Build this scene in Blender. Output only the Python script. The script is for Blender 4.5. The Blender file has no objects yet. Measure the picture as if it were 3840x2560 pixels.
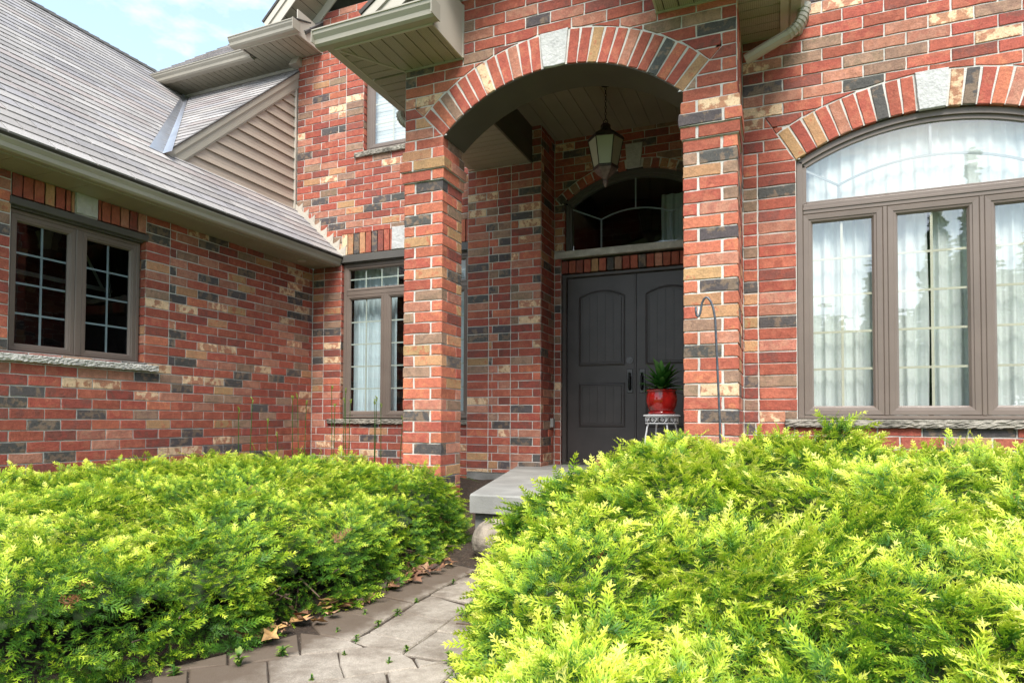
import bpy, bmesh, math, random
import numpy as np
from mathutils import Vector, Matrix
random.seed(7); rng = np.random.default_rng(11)
sc = bpy.context.scene
COL = sc.collection

# ------------------------------------------------------------------ camera, sky, sun, exposure
cam_d = bpy.data.cameras.new("camera"); cam = bpy.data.objects.new("camera", cam_d); COL.objects.link(cam)
RT = Vector((0.920549, 0.390600, 0.004615)); UP = Vector((0.006428, -0.026960, 0.999616)); FW = Vector((-0.390575, 0.920165, 0.027329)); EYE = Vector((0, 0, 0.2831))
M = Matrix((RT, UP, -FW)).transposed().to_4x4(); M.translation = EYE
cam.matrix_world = M
cam_d.sensor_width = 36.0; cam_d.sensor_fit = 'HORIZONTAL'
F_PX, PPX, PPY = 2460.0, 1880.94, 1505.21
cam_d.lens = 36.0 * F_PX / 3840.0
cam_d.shift_x = (1920 - PPX) / 3840.0
cam_d.shift_y = (PPY - 1280) / 3840.0
cam_d.clip_start = 0.05; cam_d.clip_end = 3000
sc.camera = cam

SUN_EL, SUN_AZ = math.radians(52), math.radians(160)   # azimuth clockwise from +Y; the house faces -Y
world = bpy.data.worlds.new("World"); sc.world = world; world.use_nodes = True
wn = world.node_tree.nodes; wl = world.node_tree.links; wn.clear()
out = wn.new('ShaderNodeOutputWorld'); bg = wn.new('ShaderNodeBackground')
sky = wn.new('ShaderNodeTexSky'); sky.sky_type = 'NISHITA'; sky.sun_disc = False
sky.sun_elevation = SUN_EL; sky.sun_rotation = SUN_AZ; sky.air_density = 1.0; sky.dust_density = 1.5; sky.ozone_density = 1.0
bg.inputs['Strength'].default_value = 0.088
# broken cloud over the whole dome, thicker toward the zenith side as on a bright, mostly cloudy day
tc = wn.new('ShaderNodeTexCoord'); mp = wn.new('ShaderNodeMapping'); mp.inputs['Scale'].default_value = (1, 1, 2.2)
mp.inputs['Location'].default_value = (1.7, 0.15, 0.9)
nz = wn.new('ShaderNodeTexNoise'); nz.inputs['Scale'].default_value = 2.6; nz.inputs['Detail'].default_value = 8; nz.inputs['Roughness'].default_value = 0.55
rmp = wn.new('ShaderNodeValToRGB'); rmp.color_ramp.elements[0].position = 0.50; rmp.color_ramp.elements[1].position = 0.68
haze = wn.new('ShaderNodeMixRGB'); haze.inputs[0].default_value = 0.65; haze.inputs[2].default_value = (1.75, 2.55, 3.15, 1)
mix = wn.new('ShaderNodeMixRGB'); mix.inputs[2].default_value = (5.6, 5.4, 5.4, 1)
wl.new(tc.outputs['Generated'], mp.inputs['Vector']); wl.new(mp.outputs['Vector'], nz.inputs['Vector'])
wl.new(nz.outputs['Fac'], rmp.inputs['Fac']); wl.new(sky.outputs['Color'], haze.inputs[1])
sxyz = wn.new('ShaderNodeSeparateXYZ'); inv = wn.new('ShaderNodeMath'); inv.operation = 'SUBTRACT'; inv.inputs[0].default_value = 1.0; inv.use_clamp = True
pw = wn.new('ShaderNodeMath'); pw.operation = 'POWER'; pw.inputs[1].default_value = 4.5
hz = wn.new('ShaderNodeMixRGB'); hz.inputs[2].default_value = (5.0, 5.2, 5.4, 1)
wl.new(tc.outputs['Generated'], sxyz.inputs[0]); wl.new(sxyz.outputs[2], inv.inputs[1]); wl.new(inv.outputs[0], pw.inputs[0]); wl.new(pw.outputs[0], hz.inputs[0])
wl.new(haze.outputs[0], hz.inputs[1]); wl.new(hz.outputs[0], mix.inputs[1])
wl.new(rmp.outputs['Color'], mix.inputs[0]); wl.new(mix.outputs[0], bg.inputs['Color']); wl.new(bg.outputs[0], out.inputs['Surface'])

sun_d = bpy.data.lights.new("sun", 'SUN'); sun = bpy.data.objects.new("sun", sun_d); COL.objects.link(sun)
sun_d.energy = 1.5; sun_d.angle = math.radians(28); sun_d.color = (1.0, 0.95, 0.88)
sd = Vector((math.sin(SUN_AZ) * math.cos(SUN_EL), math.cos(SUN_AZ) * math.cos(SUN_EL), math.sin(SUN_EL)))
sun.rotation_euler = sd.to_track_quat('Z', 'Y').to_euler()

sc.view_settings.view_transform = 'Standard'; sc.view_settings.look = 'None'
sc.view_settings.exposure = 2.2; sc.view_settings.gamma = 1.0; sc.view_settings.use_curve_mapping = False
sc.render.engine = 'CYCLES'

# ------------------------------------------------------------------ node material helpers
def newmat(name):
    m = bpy.data.materials.new(name); m.use_nodes = True
    nt = m.node_tree; return m, nt, nt.nodes['Principled BSDF']
def N(nt, t, **kw):
    n = nt.nodes.new(t)
    for k, v in kw.items():
        if k.startswith('i_'): n.inputs[k[2:].replace('_', ' ')].default_value = v
        else: setattr(n, k, v)
    return n
def L(nt, a, b): nt.links.new(a, b)
def pos(nt): return nt.nodes.new('ShaderNodeNewGeometry').outputs['Position']
def noise(nt, scale, detail=4, rough=0.55, vec=None):
    n = N(nt, 'ShaderNodeTexNoise'); n.inputs['Scale'].default_value = scale; n.inputs['Detail'].default_value = detail
    n.inputs['Roughness'].default_value = rough; L(nt, vec if vec else pos(nt), n.inputs['Vector']); return n.outputs['Fac']
def ramp(nt, fac, stops):
    r = N(nt, 'ShaderNodeValToRGB'); cr = r.color_ramp
    while len(cr.elements) < len(stops): cr.elements.new(0.5)
    for e, (p, c) in zip(cr.elements, stops): e.position = p; e.color = (*c, 1) if len(c) == 3 else c
    L(nt, fac, r.inputs['Fac']); return r.outputs['Color']
def mixc(nt, fac, a, b, mode='MIX'):
    n = N(nt, 'ShaderNodeMixRGB', blend_type=mode)
    for i, x in ((0, fac), (1, a), (2, b)):
        if isinstance(x, (int, float)): n.inputs[i].default_value = x
        elif isinstance(x, tuple): n.inputs[i].default_value = (*x, 1)
        else: L(nt, x, n.inputs[i])
    return n.outputs[0]
def math_(nt, op, a, b=0.0, clamp=False):
    n = N(nt, 'ShaderNodeMath', operation=op); n.use_clamp = clamp
    for i, x in ((0, a), (1, b)):
        if isinstance(x, (int, float)): n.inputs[i].default_value = x
        else: L(nt, x, n.inputs[i])
    return n.outputs[0]
def bump(nt, b, h, strength=0.4, dist=0.01):
    n = N(nt, 'ShaderNodeBump'); n.inputs['Strength'].default_value = strength; n.inputs['Distance'].default_value = dist
    L(nt, h, n.inputs['Height']); L(nt, n.outputs[0], b.inputs['Normal'])
def attr(nt, name, out='Color'):
    n = N(nt, 'ShaderNodeAttribute', attribute_name=name); return n.outputs[out]

def simple(name, col, rough=0.5, var=0.12, scale=8, bumpv=0.0, bscale=60, metal=0.0, fine=0.0, coat=0.0, spec=0.5):
    m, nt, b = newmat(name)
    c = tuple(col)
    f = noise(nt, scale, 5)
    d = tuple(x * (1 - var * 1.6) for x in c); e = tuple(min(1, x * (1 + var * 1.6)) for x in c)
    colr = ramp(nt, f, [(0.3, d), (0.7, e)])
    if fine:
        colr = mixc(nt, fine, colr, ramp(nt, noise(nt, 320, 3), [(0.35, (0.45,) * 3), (0.65, (1.35,) * 3)]), 'MULTIPLY')
    L(nt, colr, b.inputs['Base Color']); b.inputs['Roughness'].default_value = rough
    b.inputs['Metallic'].default_value = metal; b.inputs['Coat Weight'].default_value = coat
    b.inputs['Specular IOR Level'].default_value = spec
    if bumpv: bump(nt, b, noise(nt, bscale, 6), bumpv, 0.01)
    return m

# brick: two kiln colours per brick carried by the piece, patches and grit by noise
M_BRICK, nt, b = newmat('brick_clay')
ca = attr(nt, 'col_a'); cb = attr(nt, 'col_b'); pt = attr(nt, 'patch', 'Fac')
n1 = noise(nt, 16, 5, 0.6)
d = math_(nt, 'SUBTRACT', n1, pt); f = math_(nt, 'MULTIPLY', d, 14.0); f = math_(nt, 'ADD', f, 0.5, True)
c = mixc(nt, f, ca, cb)
c = mixc(nt, 0.6, c, ramp(nt, noise(nt, 22, 4, 0.6), [(0.3, (0.72, 0.74, 0.76)), (0.7, (1.25, 1.2, 1.15))]), 'MULTIPLY')
c = mixc(nt, 0.85, c, ramp(nt, noise(nt, 95, 5, 0.65), [(0.25, (0.62, 0.60, 0.60)), (0.5, (1.0, 1.0, 1.0)), (0.75, (1.28, 1.25, 1.2))]), 'MULTIPLY')
spk = ramp(nt, noise(nt, 210, 2), [(0.70, (0, 0, 0)), (0.76, (1, 1, 1))])
c = mixc(nt, math_(nt, 'MULTIPLY', spk, 0.30), c, (0.55, 0.42, 0.30))
L(nt, c, b.inputs['Base Color']); b.inputs['Roughness'].default_value = 0.9; b.inputs['Specular IOR Level'].default_value = 0.25
h = math_(nt, 'ADD', noise(nt, 48, 4, 0.5), math_(nt, 'MULTIPLY', noise(nt, 190, 4), 0.5))
bump(nt, b, h, 0.65, 0.007)

M_MORTAR = simple('mortar', (0.56, 0.54, 0.50), 0.95, 0.10, 4, 0.5, 140, fine=0.35, spec=0.2)
M_LIME = simple('split_limestone', (0.47, 0.47, 0.46), 0.9, 0.10, 14, 0.9, 38, fine=0.3, spec=0.3)
M_SILL = simple('weathered_sill_stone', (0.24, 0.22, 0.185), 0.9, 0.3, 9, 0.9, 45, fine=0.4, spec=0.3)
M_SILL_L = simple('pale_sill_stone', (0.50, 0.48, 0.44), 0.9, 0.15, 9, 0.9, 45, fine=0.4, spec=0.3)
M_ALU = simple('taupe_aluminium', (0.365, 0.335, 0.275), 0.42, 0.05, 1.5, 0.03, 30)
M_ALU_L = simple('pale_taupe_trim', (0.47, 0.43, 0.365), 0.45, 0.05, 1.5, 0.03, 30)
M_SIDING = simple('taupe_vinyl_siding', (0.40, 0.335, 0.27), 0.5, 0.05, 2, 0.08, 90)
M_BAND = simple('dark_bronze_soffit', (0.085, 0.075, 0.055), 0.55, 0.08, 2)
M_FRAME = simple('brown_vinyl_frame', (0.155, 0.122, 0.102), 0.4, 0.06, 3)
M_HEAD = simple('dark_grey_head_flashing', (0.085, 0.08, 0.072), 0.45, 0.08, 3)
M_GRILLE = simple('pale_grille', (0.52, 0.50, 0.40), 0.5, 0.05, 3)
M_GRILLE_D = simple('grey_grille', (0.30, 0.33, 0.33), 0.5, 0.05, 3)
M_DOOR = simple('dark_brown_door_paint', (0.046, 0.038, 0.036), 0.42, 0.12, 5, 0.08, 180)
M_BLACK = simple('black_hardware', (0.008, 0.008, 0.009), 0.22, 0.1, 20)
M_ROOM = simple('dark_room', (0.022, 0.024, 0.028), 0.9, 0.3, 2)
M_VALLEY = simple('galvanised_valley', (0.62, 0.64, 0.70), 0.28, 0.08, 3, metal=0.85)
M_CONC = simple('concrete', (0.27, 0.265, 0.245), 0.85, 0.12, 3.5, 0.25, 120, fine=0.25)
M_CONC_D = simple('dark_parging', (0.20, 0.195, 0.18), 0.9, 0.2, 6, 0.35, 70, fine=0.3)
M_ROCK = simple('field_stone', (0.24, 0.20, 0.155), 0.85, 0.3, 14, 0.8, 30, fine=0.4)
M_WHITE = simple('white_painted_metal', (0.74, 0.74, 0.74), 0.35, 0.05, 12)
M_STEEL = simple('grey_steel_rod', (0.085, 0.095, 0.115), 0.38, 0.25, 25, metal=0.4)
M_LANT = simple('aged_bronze_lantern', (0.045, 0.032, 0.028), 0.45, 0.3, 30, 0.3, 60, metal=0.4)
M_LANT2 = simple('rusty_lantern_base', (0.17, 0.12, 0.11), 0.6, 0.25, 30, 0.3, 60, metal=0.2)
M_TWIG = simple('brown_twigs', (0.085, 0.055, 0.035), 0.9, 0.3, 30)
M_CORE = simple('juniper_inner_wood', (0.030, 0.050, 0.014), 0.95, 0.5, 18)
M_LEAFD = simple('dead_brown_leaf', (0.22, 0.105, 0.05), 0.7, 0.35, 25, 0.4, 60)
M_PLASTIC = simple('grey_outlet_cover', (0.25, 0.25, 0.24), 0.5, 0.05, 10)
M_LAWN = simple('lawn', (0.07, 0.13, 0.03), 0.95, 0.3, 3, 0.6, 40)
M_TREE1 = simple('conifer_leaves', (0.06, 0.11, 0.04), 0.8, 0.4, 2)
M_TREE2 = simple('maple_leaves', (0.07, 0.14, 0.03), 0.8, 0.4, 2)
M_BARK = simple('bark', (0.09, 0.065, 0.045), 0.9, 0.3, 8)
M_ASPH = simple('driveway_asphalt', (0.07, 0.07, 0.07), 0.9, 0.2, 6)
M_NWALL = simple('neighbour_brick', (0.30, 0.15, 0.10), 0.9, 0.2, 8)
M_SHEATH = simple('roof_edge_dark', (0.05, 0.045, 0.04), 0.8, 0.2, 8)

def soffit_mat(name, col):
    m, nt, b = newmat(name)
    v = N(nt, 'ShaderNodeTexVoronoi'); v.inputs['Scale'].default_value = 75; v.inputs['Randomness'].default_value = 0.15
    L(nt, pos(nt), v.inputs['Vector'])
    hole = ramp(nt, v.outputs['Distance'], [(0.16, (0.25, 0.25, 0.25)), (0.24, (1, 1, 1))])
    c = mixc(nt, 1.0, ramp(nt, noise(nt, 3), [(0.3, tuple(x * .92 for x in col)), (0.7, tuple(x * 1.08 for x in col))]), hole, 'MULTIPLY')
    L(nt, c, b.inputs['Base Color']); b.inputs['Roughness'].default_value = 0.5
    return m
M_SOFFIT = soffit_mat('perforated_taupe_soffit', (0.33, 0.30, 0.23))
M_CEIL = simple('taupe_ceiling_panel', (0.27, 0.235, 0.17), 0.5, 0.06, 2)

# shingles
M_SHING, nt, b = newmat('asphalt_shingle')
c = mixc(nt, 0.8, attr(nt, 'col_a'), ramp(nt, noise(nt, 190, 4, 0.7), [(0.3, (0.55,) * 3), (0.7, (1.4,) * 3)]), 'MULTIPLY')
c = mixc(nt, 0.6, c, ramp(nt, noise(nt, 1.3, 4), [(0.3, (0.78, 0.77, 0.80)), (0.7, (1.15, 1.14, 1.12))]), 'MULTIPLY')
L(nt, c, b.inputs['Base Color']); b.inputs['Roughness'].default_value = 1.0; b.inputs['Specular IOR Level'].default_value = 0.12
bump(nt, b, noise(nt, 260, 3), 0.6, 0.004)

# pavers
M_PAVER, nt, b = newmat('concrete_paver')
c = mixc(nt, 0.85, attr(nt, 'col_a'), ramp(nt, noise(nt, 260, 4, 0.7), [(0.3, (0.5,) * 3), (0.7, (1.45,) * 3)]), 'MULTIPLY')
c = mixc(nt, 0.7, c, ramp(nt, noise(nt, 28, 5, 0.7), [(0.3, (0.7, 0.69, 0.67)), (0.7, (1.25, 1.25, 1.25))]), 'MULTIPLY')
c = mixc(nt, ramp(nt, noise(nt, 3.2, 6, 0.65), [(0.45, (0,) * 3), (0.60, (0.7,) * 3)]), c, (0.12, 0.088, 0.062))
# damp brown strip along the hedge side of the path (a real stain)
sx = N(nt, 'ShaderNodeSeparateXYZ'); L(nt, pos(nt), sx.inputs[0])
dst = math_(nt, 'ADD', math_(nt, 'MULTIPLY', sx.outputs[0], 1.0), math_(nt, 'MULTIPLY', noise(nt, 6, 5), 0.28))
w = ramp(nt, math_(nt, 'ADD', dst, 2.5), [(0.90, (0.9,) * 3), (1.04, (0,) * 3)])
c = mixc(nt, w, c, (0.095, 0.066, 0.045))
L(nt, c, b.inputs['Base Color']); b.inputs['Roughness'].default_value = 0.85
bump(nt, b, noise(nt, 150, 5), 0.45, 0.005)

M_SOIL, nt, b = newmat('dark_soil')
c = ramp(nt, noise(nt, 40, 6, 0.7), [(0.3, (0.018, 0.012, 0.008)), (0.6, (0.055, 0.035, 0.022)), (0.8, (0.12, 0.08, 0.05))])
v = N(nt, 'ShaderNodeTexVoronoi'); v.inputs['Scale'].default_value = 90; L(nt, pos(nt), v.inputs['Vector'])
c = mixc(nt, ramp(nt, v.outputs['Distance'], [(0.10, (0.8,) * 3), (0.14, (0,) * 3)]), c, (0.35, 0.33, 0.30))
L(nt, c, b.inputs['Base Color']); b.inputs['Roughness'].default_value = 0.95; bump(nt, b, noise(nt, 60, 6), 0.9, 0.02)

# window glass: clear pane with a real mirror coat
def glass_mat(name, boost, tint=(1, 1, 1), wob=0.0):
    m, nt, b = newmat(name); nt.nodes.remove(b)
    o = nt.nodes['Material Output']
    tr = N(nt, 'ShaderNodeBsdfTransparent'); tr.inputs[0].default_value = (*tint, 1)
    gl = N(nt, 'ShaderNodeBsdfGlossy'); gl.inputs['Roughness'].default_value = 0.0; gl.inputs['Color'].default_value = (1, 1, 1, 1)
    ge = N(nt, 'ShaderNodeNewGeometry'); dt = N(nt, 'ShaderNodeVectorMath', operation='DOT_PRODUCT'); L(nt, ge.outputs['Normal'], dt.inputs[0]); L(nt, ge.outputs['Incoming'], dt.inputs[1])
    om = math_(nt, 'SUBTRACT', 1.0, math_(nt, 'ABSOLUTE', dt.outputs['Value']))          # same mirror from either side of the thin pane
    f = math_(nt, 'MULTIPLY', math_(nt, 'ADD', math_(nt, 'MULTIPLY', math_(nt, 'POWER', om, 5.0), 0.9), 0.05), boost, True)
    if wob:
        bm = N(nt, 'ShaderNodeBump'); bm.inputs['Strength'].default_value = wob; bm.inputs['Distance'].default_value = 0.004
        mpn = N(nt, 'ShaderNodeMapping'); mpn.inputs['Scale'].default_value = (1.2, 1.2, 4.0); L(nt, pos(nt), mpn.inputs['Vector'])
        L(nt, noise(nt, 2.4, 2, vec=mpn.outputs[0]), bm.inputs['Height']); L(nt, bm.outputs[0], gl.inputs['Normal'])
    mx = N(nt, 'ShaderNodeMixShader'); L(nt, f, mx.inputs[0]); L(nt, tr.outputs[0], mx.inputs[1]); L(nt, gl.outputs[0], mx.inputs[2])
    L(nt, mx.outputs[0], o.inputs['Surface']); return m
M_GLASS = glass_mat('window_glass', 4.2, (0.98, 1.0, 0.99), 0.30)
M_GLASS_D = glass_mat('dark_window_glass', 1.8, (0.80, 0.88, 0.92), 0.12)

M_LGLASS, nt, b = newmat('frosted_lantern_glass')
b.inputs['Base Color'].default_value = (0.50, 0.52, 0.40, 1); b.inputs['Roughness'].default_value = 0.45
b.inputs['Transmission Weight'].default_value = 0.25
M_CERAM, nt, b = newmat('red_glazed_ceramic')
c = ramp(nt, noise(nt, 14, 5), [(0.3, (0.16, 0.006, 0.004)), (0.65, (0.42, 0.012, 0.010))])
L(nt, c, b.inputs['Base Color']); b.inputs['Roughness'].default_value = 0.10; b.inputs['Coat Weight'].default_value = 0.6
M_CURT, nt, b = newmat('sheer_curtain')
b.inputs['Base Color'].default_value = (0.70, 0.74, 0.72, 1); b.inputs['Roughness'].default_value = 0.9
tl = N(nt, 'ShaderNodeBsdfTranslucent'); tl.inputs[0].default_value = (0.75, 0.78, 0.78, 1)
mx = N(nt, 'ShaderNodeMixShader'); mx.inputs[0].default_value = 0.06; L(nt, b.outputs[0], mx.inputs[1]); L(nt, tl.outputs[0], mx.inputs[2])
L(nt, mx.outputs[0], nt.nodes['Material Output'].inputs['Surface'])

def leaf_mat(name, stops, tr=0.35, rough=0.5, var=0.35, nscale=5, mott=None):
    m, nt, b = newmat(name)
    t = attr(nt, 'tone', 'Fac')
    c = ramp(nt, t, stops)
    c = mixc(nt, attr(nt, 'dead', 'Fac'), c, (0.26, 0.11, 0.05))
    c = mixc(nt, var, c, ramp(nt, noise(nt, nscale, 3), [(0.3, (0.62, 0.72, 0.7)), (0.7, (1.3, 1.2, 1.0))]), 'MULTIPLY')
    L(nt, c, b.inputs['Base Color']); b.inputs['Roughness'].default_value = rough; b.inputs['Specular IOR Level'].default_value = 0.35
    tl = N(nt, 'ShaderNodeBsdfTranslucent'); L(nt, c, tl.inputs[0])
    mx = N(nt, 'ShaderNodeMixShader'); mx.inputs[0].default_value = tr
    L(nt, b.outputs[0], mx.inputs[1]); L(nt, tl.outputs[0], mx.inputs[2]); L(nt, mx.outputs[0], nt.nodes['Material Output'].inputs['Surface'])
    return m
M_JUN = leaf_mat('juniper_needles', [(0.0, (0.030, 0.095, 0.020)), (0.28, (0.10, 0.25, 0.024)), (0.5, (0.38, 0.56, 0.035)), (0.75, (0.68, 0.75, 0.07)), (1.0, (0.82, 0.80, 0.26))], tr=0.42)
M_GREEN = leaf_mat('strap_leaf', [(0.0, (0.03, 0.09, 0.015)), (0.5, (0.06, 0.17, 0.03)), (1.0, (0.28, 0.36, 0.07))])
M_PLANT = leaf_mat('glossy_houseplant_leaf', [(0.0, (0.012, 0.05, 0.01)), (0.6, (0.03, 0.11, 0.02)), (1.0, (0.12, 0.26, 0.06))], tr=0.2, rough=0.25)

# ------------------------------------------------------------------ object helpers
def mesh_obj(name, verts, faces, mat, parent=None, attrs=None, smooth=False, loc=None):
    me = bpy.data.meshes.new(name)
    if loc is not None:
        loc = Vector(loc); verts = [(v[0] - loc[0], v[1] - loc[1], v[2] - loc[2]) for v in verts]
    me.from_pydata([tuple(v) for v in verts], [], faces); me.materials.append(mat)
    if attrs:
        for k, (typ, data) in attrs.items():
            a = me.attributes.new(k, typ, 'POINT')
            if typ == 'FLOAT_COLOR': a.data.foreach_set('color', np.asarray(data, dtype=np.float32).ravel())
            else: a.data.foreach_set('value', np.asarray(data, dtype=np.float32).ravel())
    if smooth: me.polygons.foreach_set('use_smooth', [True] * len(me.polygons))
    me.update()
    o = bpy.data.objects.new(name, me); COL.objects.link(o)
    if loc is not None: o.location = loc
    if parent is not None:
        o.parent = parent
        if parent.parent is None or True:
            w = world_loc(parent); o.location = Vector(o.location) - w
    return o
WL = {}
def world_loc(o):
    l = Vector(o.location)
    while o.parent is not None: o = o.parent; l = l + Vector(o.location)
    return l
def thing(name, label, cat, loc=(0, 0, 0), group=None):
    o = bpy.data.objects.new(name, None); COL.objects.link(o); o.location = loc; o.empty_display_size = 0.1
    o['label'] = label; o['category'] = cat
    if group: o['group'] = group
    return o
def tag(o, label, cat, group=None):
    o['label'] = label; o['category'] = cat
    if group: o['group'] = group
    return o

class MB:                                  # mesh collector
    def __init__(s): s.v = []; s.f = []; s.t = []
    def add(s, vs, fs, t=None):
        k = len(s.v); s.v += [tuple(x) for x in vs]; s.f += [tuple(i + k for i in f) for f in fs]
        s.t += [t if t is not None else 0.5] * len(vs) if not isinstance(t, list) else t
    def hexa(s, p, t=None):                # 8 corners: bottom 4 ccw, top 4 ccw
        s.add(p, [(3, 2, 1, 0), (4, 5, 6, 7), (0, 1, 5, 4), (1, 2, 6, 5), (2, 3, 7, 6), (3, 0, 4, 7)], t)
    def box(s, x0, x1, y0, y1, z0, z1):
        s.hexa([(x0, y0, z0), (x1, y0, z0), (x1, y1, z0), (x0, y1, z0), (x0, y0, z1), (x1, y0, z1), (x1, y1, z1), (x0, y1, z1)])
    def fbox(s, fr, u0, u1, z0, z1, d0, d1, bev=0.0):   # box in a wall frame; d = outward distance
        if bev <= 0:
            s.hexa([fr.p(u0, z0, d0), fr.p(u1, z0, d0), fr.p(u1, z0, d1), fr.p(u0, z0, d1), fr.p(u0, z1, d0), fr.p(u1, z1, d0), fr.p(u1, z1, d1), fr.p(u0, z1, d1)][::1])
        else:
            a = [fr.p(u0, z0, d0), fr.p(u1, z0, d0), fr.p(u1, z1, d0), fr.p(u0, z1, d0)]
            b_ = [fr.p(u0, z0, d1 - bev), fr.p(u1, z0, d1 - bev), fr.p(u1, z1, d1 - bev), fr.p(u0, z1, d1 - bev)]
            c_ = [fr.p(u0 + bev, z0 + bev, d1), fr.p(u1 - bev, z0 + bev, d1), fr.p(u1 - bev, z1 - bev, d1), fr.p(u0 + bev, z1 - bev, d1)]
            F = [(3, 2, 1, 0), (8, 9, 10, 11)]
            for i in range(4):
                j = (i + 1) % 4; F += [(i, j, 4 + j, 4 + i), (4 + i, 4 + j, 8 + j, 8 + i)]
            s.add(a + b_ + c_, F)
    def fprism(s, fr, poly, d0, d1):       # polygon (u,z) ccw extruded
        n = len(poly)
        s.add([fr.p(u, z, d0) for u, z in poly] + [fr.p(u, z, d1) for u, z in poly],
              [tuple(range(n))[::-1], tuple(range(n, 2 * n))] + [(i, (i + 1) % n, n + (i + 1) % n, n + i) for i in range(n)])
    def ribbon(s, fr, A, B, d0, d1):       # strip between two matching polylines, with thickness
        for i in range(len(A) - 1): s.fprism(fr, [A[i], A[i + 1], B[i + 1], B[i]], d0, d1)
    def sweep(s, prof, path_a, path_b, cap=True):   # profile of 3D offsets from a to b (already world vectors)
        n = len(prof)
        s.add([Vector(path_a) + Vector(p) for p in prof] + [Vector(path_b) + Vector(p) for p in prof],
              [(i, (i + 1) % n, n + (i + 1) % n, n + i) for i in range(n)] + ([tuple(range(n))[::-1], tuple(range(n, 2 * n))] if cap else []))
    def tube(s, pts, r, seg=8, t=None, closed=False, flat=1.0):
        pts = [Vector(p) for p in pts]; n = len(pts); rs = r if isinstance(r, (list, tuple)) else [r] * n
        ring = []; up0 = Vector((0.03, 0.1, 1))
        base = len(s.v)
        for i, p in enumerate(pts):
            d = (pts[min(i + 1, n - 1)] - pts[max(i - 1, 0)]); d.normalize()
            a = d.cross(up0)
            if a.length < 1e-3: a = d.cross(Vector((1, 0, 0)))
            a.normalize(); bb = d.cross(a)
            for k in range(seg):
                an = 2 * math.pi * k / seg; s.v.append(tuple(p + a * math.cos(an) * rs[i] + bb * math.sin(an) * rs[i] * flat))
                s.t.append(t if t is not None else 0.5)
        for i in range(n - 1):
            for k in range(seg):
                k2 = (k + 1) % seg
                s.f.append((base + i * seg + k, base + i * seg + k2, base + (i + 1) * seg + k2, base + (i + 1) * seg + k))
        s.f.append(tuple(base + k for k in range(seg))[::-1]); s.f.append(tuple(base + (n - 1) * seg + k for k in range(seg)))
    def lathe(s, prof, c, seg=24, rot=0.0):
        base = len(s.v); n = len(prof)
        for r, z in prof:
            for k in range(seg):
                a = 2 * math.pi * (k + rot) / seg; s.v.append((c[0] + r * math.cos(a), c[1] + r * math.sin(a), c[2] + z)); s.t.append(0.5)
        for i in range(n - 1):
            for k in range(seg):
                k2 = (k + 1) % seg
                s.f.append((base + i * seg + k, base + i * seg + k2, base + (i + 1) * seg + k2, base + (i + 1) * seg + k))
        s.f.append(tuple(base + k for k in range(seg))[::-1]); s.f.append(tuple(base + (n - 1) * seg + k for k in range(seg)))
    def obj(s, name, mat, parent=None, smooth=False, tone=False, loc=None):
        a = {'tone': ('FLOAT', s.t)} if tone else None
        o = mesh_obj(name, s.v, s.f, mat, parent, a, smooth, loc)
        return o

class Frame:
    def __init__(s, origin, U): s.o = Vector(origin); s.U = Vector(U).normalized(); s.Z = Vector((0, 0, 1)); s.N = s.U.cross(s.Z)
    def p(s, u, z, d=0.0): return s.o + s.U * u + s.Z * z + s.N * d
class Slope(Frame):                        # roof plane frame: U along the eave, Z replaced by the up-slope direction
    def __init__(s, origin, U, V): s.o = Vector(origin); s.U = Vector(U).normalized(); s.Z = Vector(V).normalized(); s.N = s.U.cross(s.Z)
def project(P):
    d = Vector(P) - EYE; z = d.dot(FW)
    if z < 0.1: return None
    return PPX + F_PX * d.dot(RT) / z, PPY - F_PX * d.dot(UP) / z

# polygons
def clip(poly, a, b, c):                   # keep a*u + b*z <= c
    outp = []; n = len(poly)
    for i in range(n):
        P = poly[i]; Q = poly[(i + 1) % n]; dp = a * P[0] + b * P[1] - c; dq = a * Q[0] + b * Q[1] - c
        if dp <= 0: outp.append(P)
        if (dp < 0 < dq) or (dq < 0 < dp):
            t = dp / (dp - dq); outp.append((P[0] + (Q[0] - P[0]) * t, P[1] + (Q[1] - P[1]) * t))
    return outp
def area(poly):
    return 0.5 * sum(poly[i][0] * poly[(i + 1) % len(poly)][1] - poly[(i + 1) % len(poly)][0] * poly[i][1] for i in range(len(poly)))
def rect(u0, u1, z0, z1): return [(u0, z0), (u1, z0), (u1, z1), (u0, z1)]

# ------------------------------------------------------------------ brick colours
PAL = {'R': ((0.325, 0.090, 0.062), (0.37, 0.120, 0.078), .55), 'O': ((0.43, 0.135, 0.085), (0.50, 0.18, 0.10), .58), 'D': ((0.27, 0.075, 0.057), (0.21, 0.075, 0.06), .5),
       'P': ((0.37, 0.16, 0.11), (0.42, 0.20, 0.14), .5), 'T': ((0.42, 0.245, 0.13), (0.42, 0.16, 0.09), .60), 'B': ((0.24, 0.155, 0.11), (0.30, 0.19, 0.135), .5),
       'K': ((0.088, 0.080, 0.080), (0.19, 0.14, 0.105), .54), 'C': ((0.40, 0.19, 0.12), (0.66, 0.48, 0.31), .5)}
def brick_cols(code=None):
    if code is None: code = random.choices('RODPTBKC', [40, 4, 16, 11, 4, 7, 10, 7])[0]
    a, b_, p = PAL[code]; j = random.uniform(0.86, 1.14); h = random.uniform(-0.06, 0.06)
    a = (a[0] * j * (1 + h * .5), a[1] * j * (1 - h), a[2] * j, 1); b_ = (b_[0] * j, b_[1] * j, b_[2] * j, 1)
    return a, b_, p + random.uniform(-.05, .05)

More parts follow.
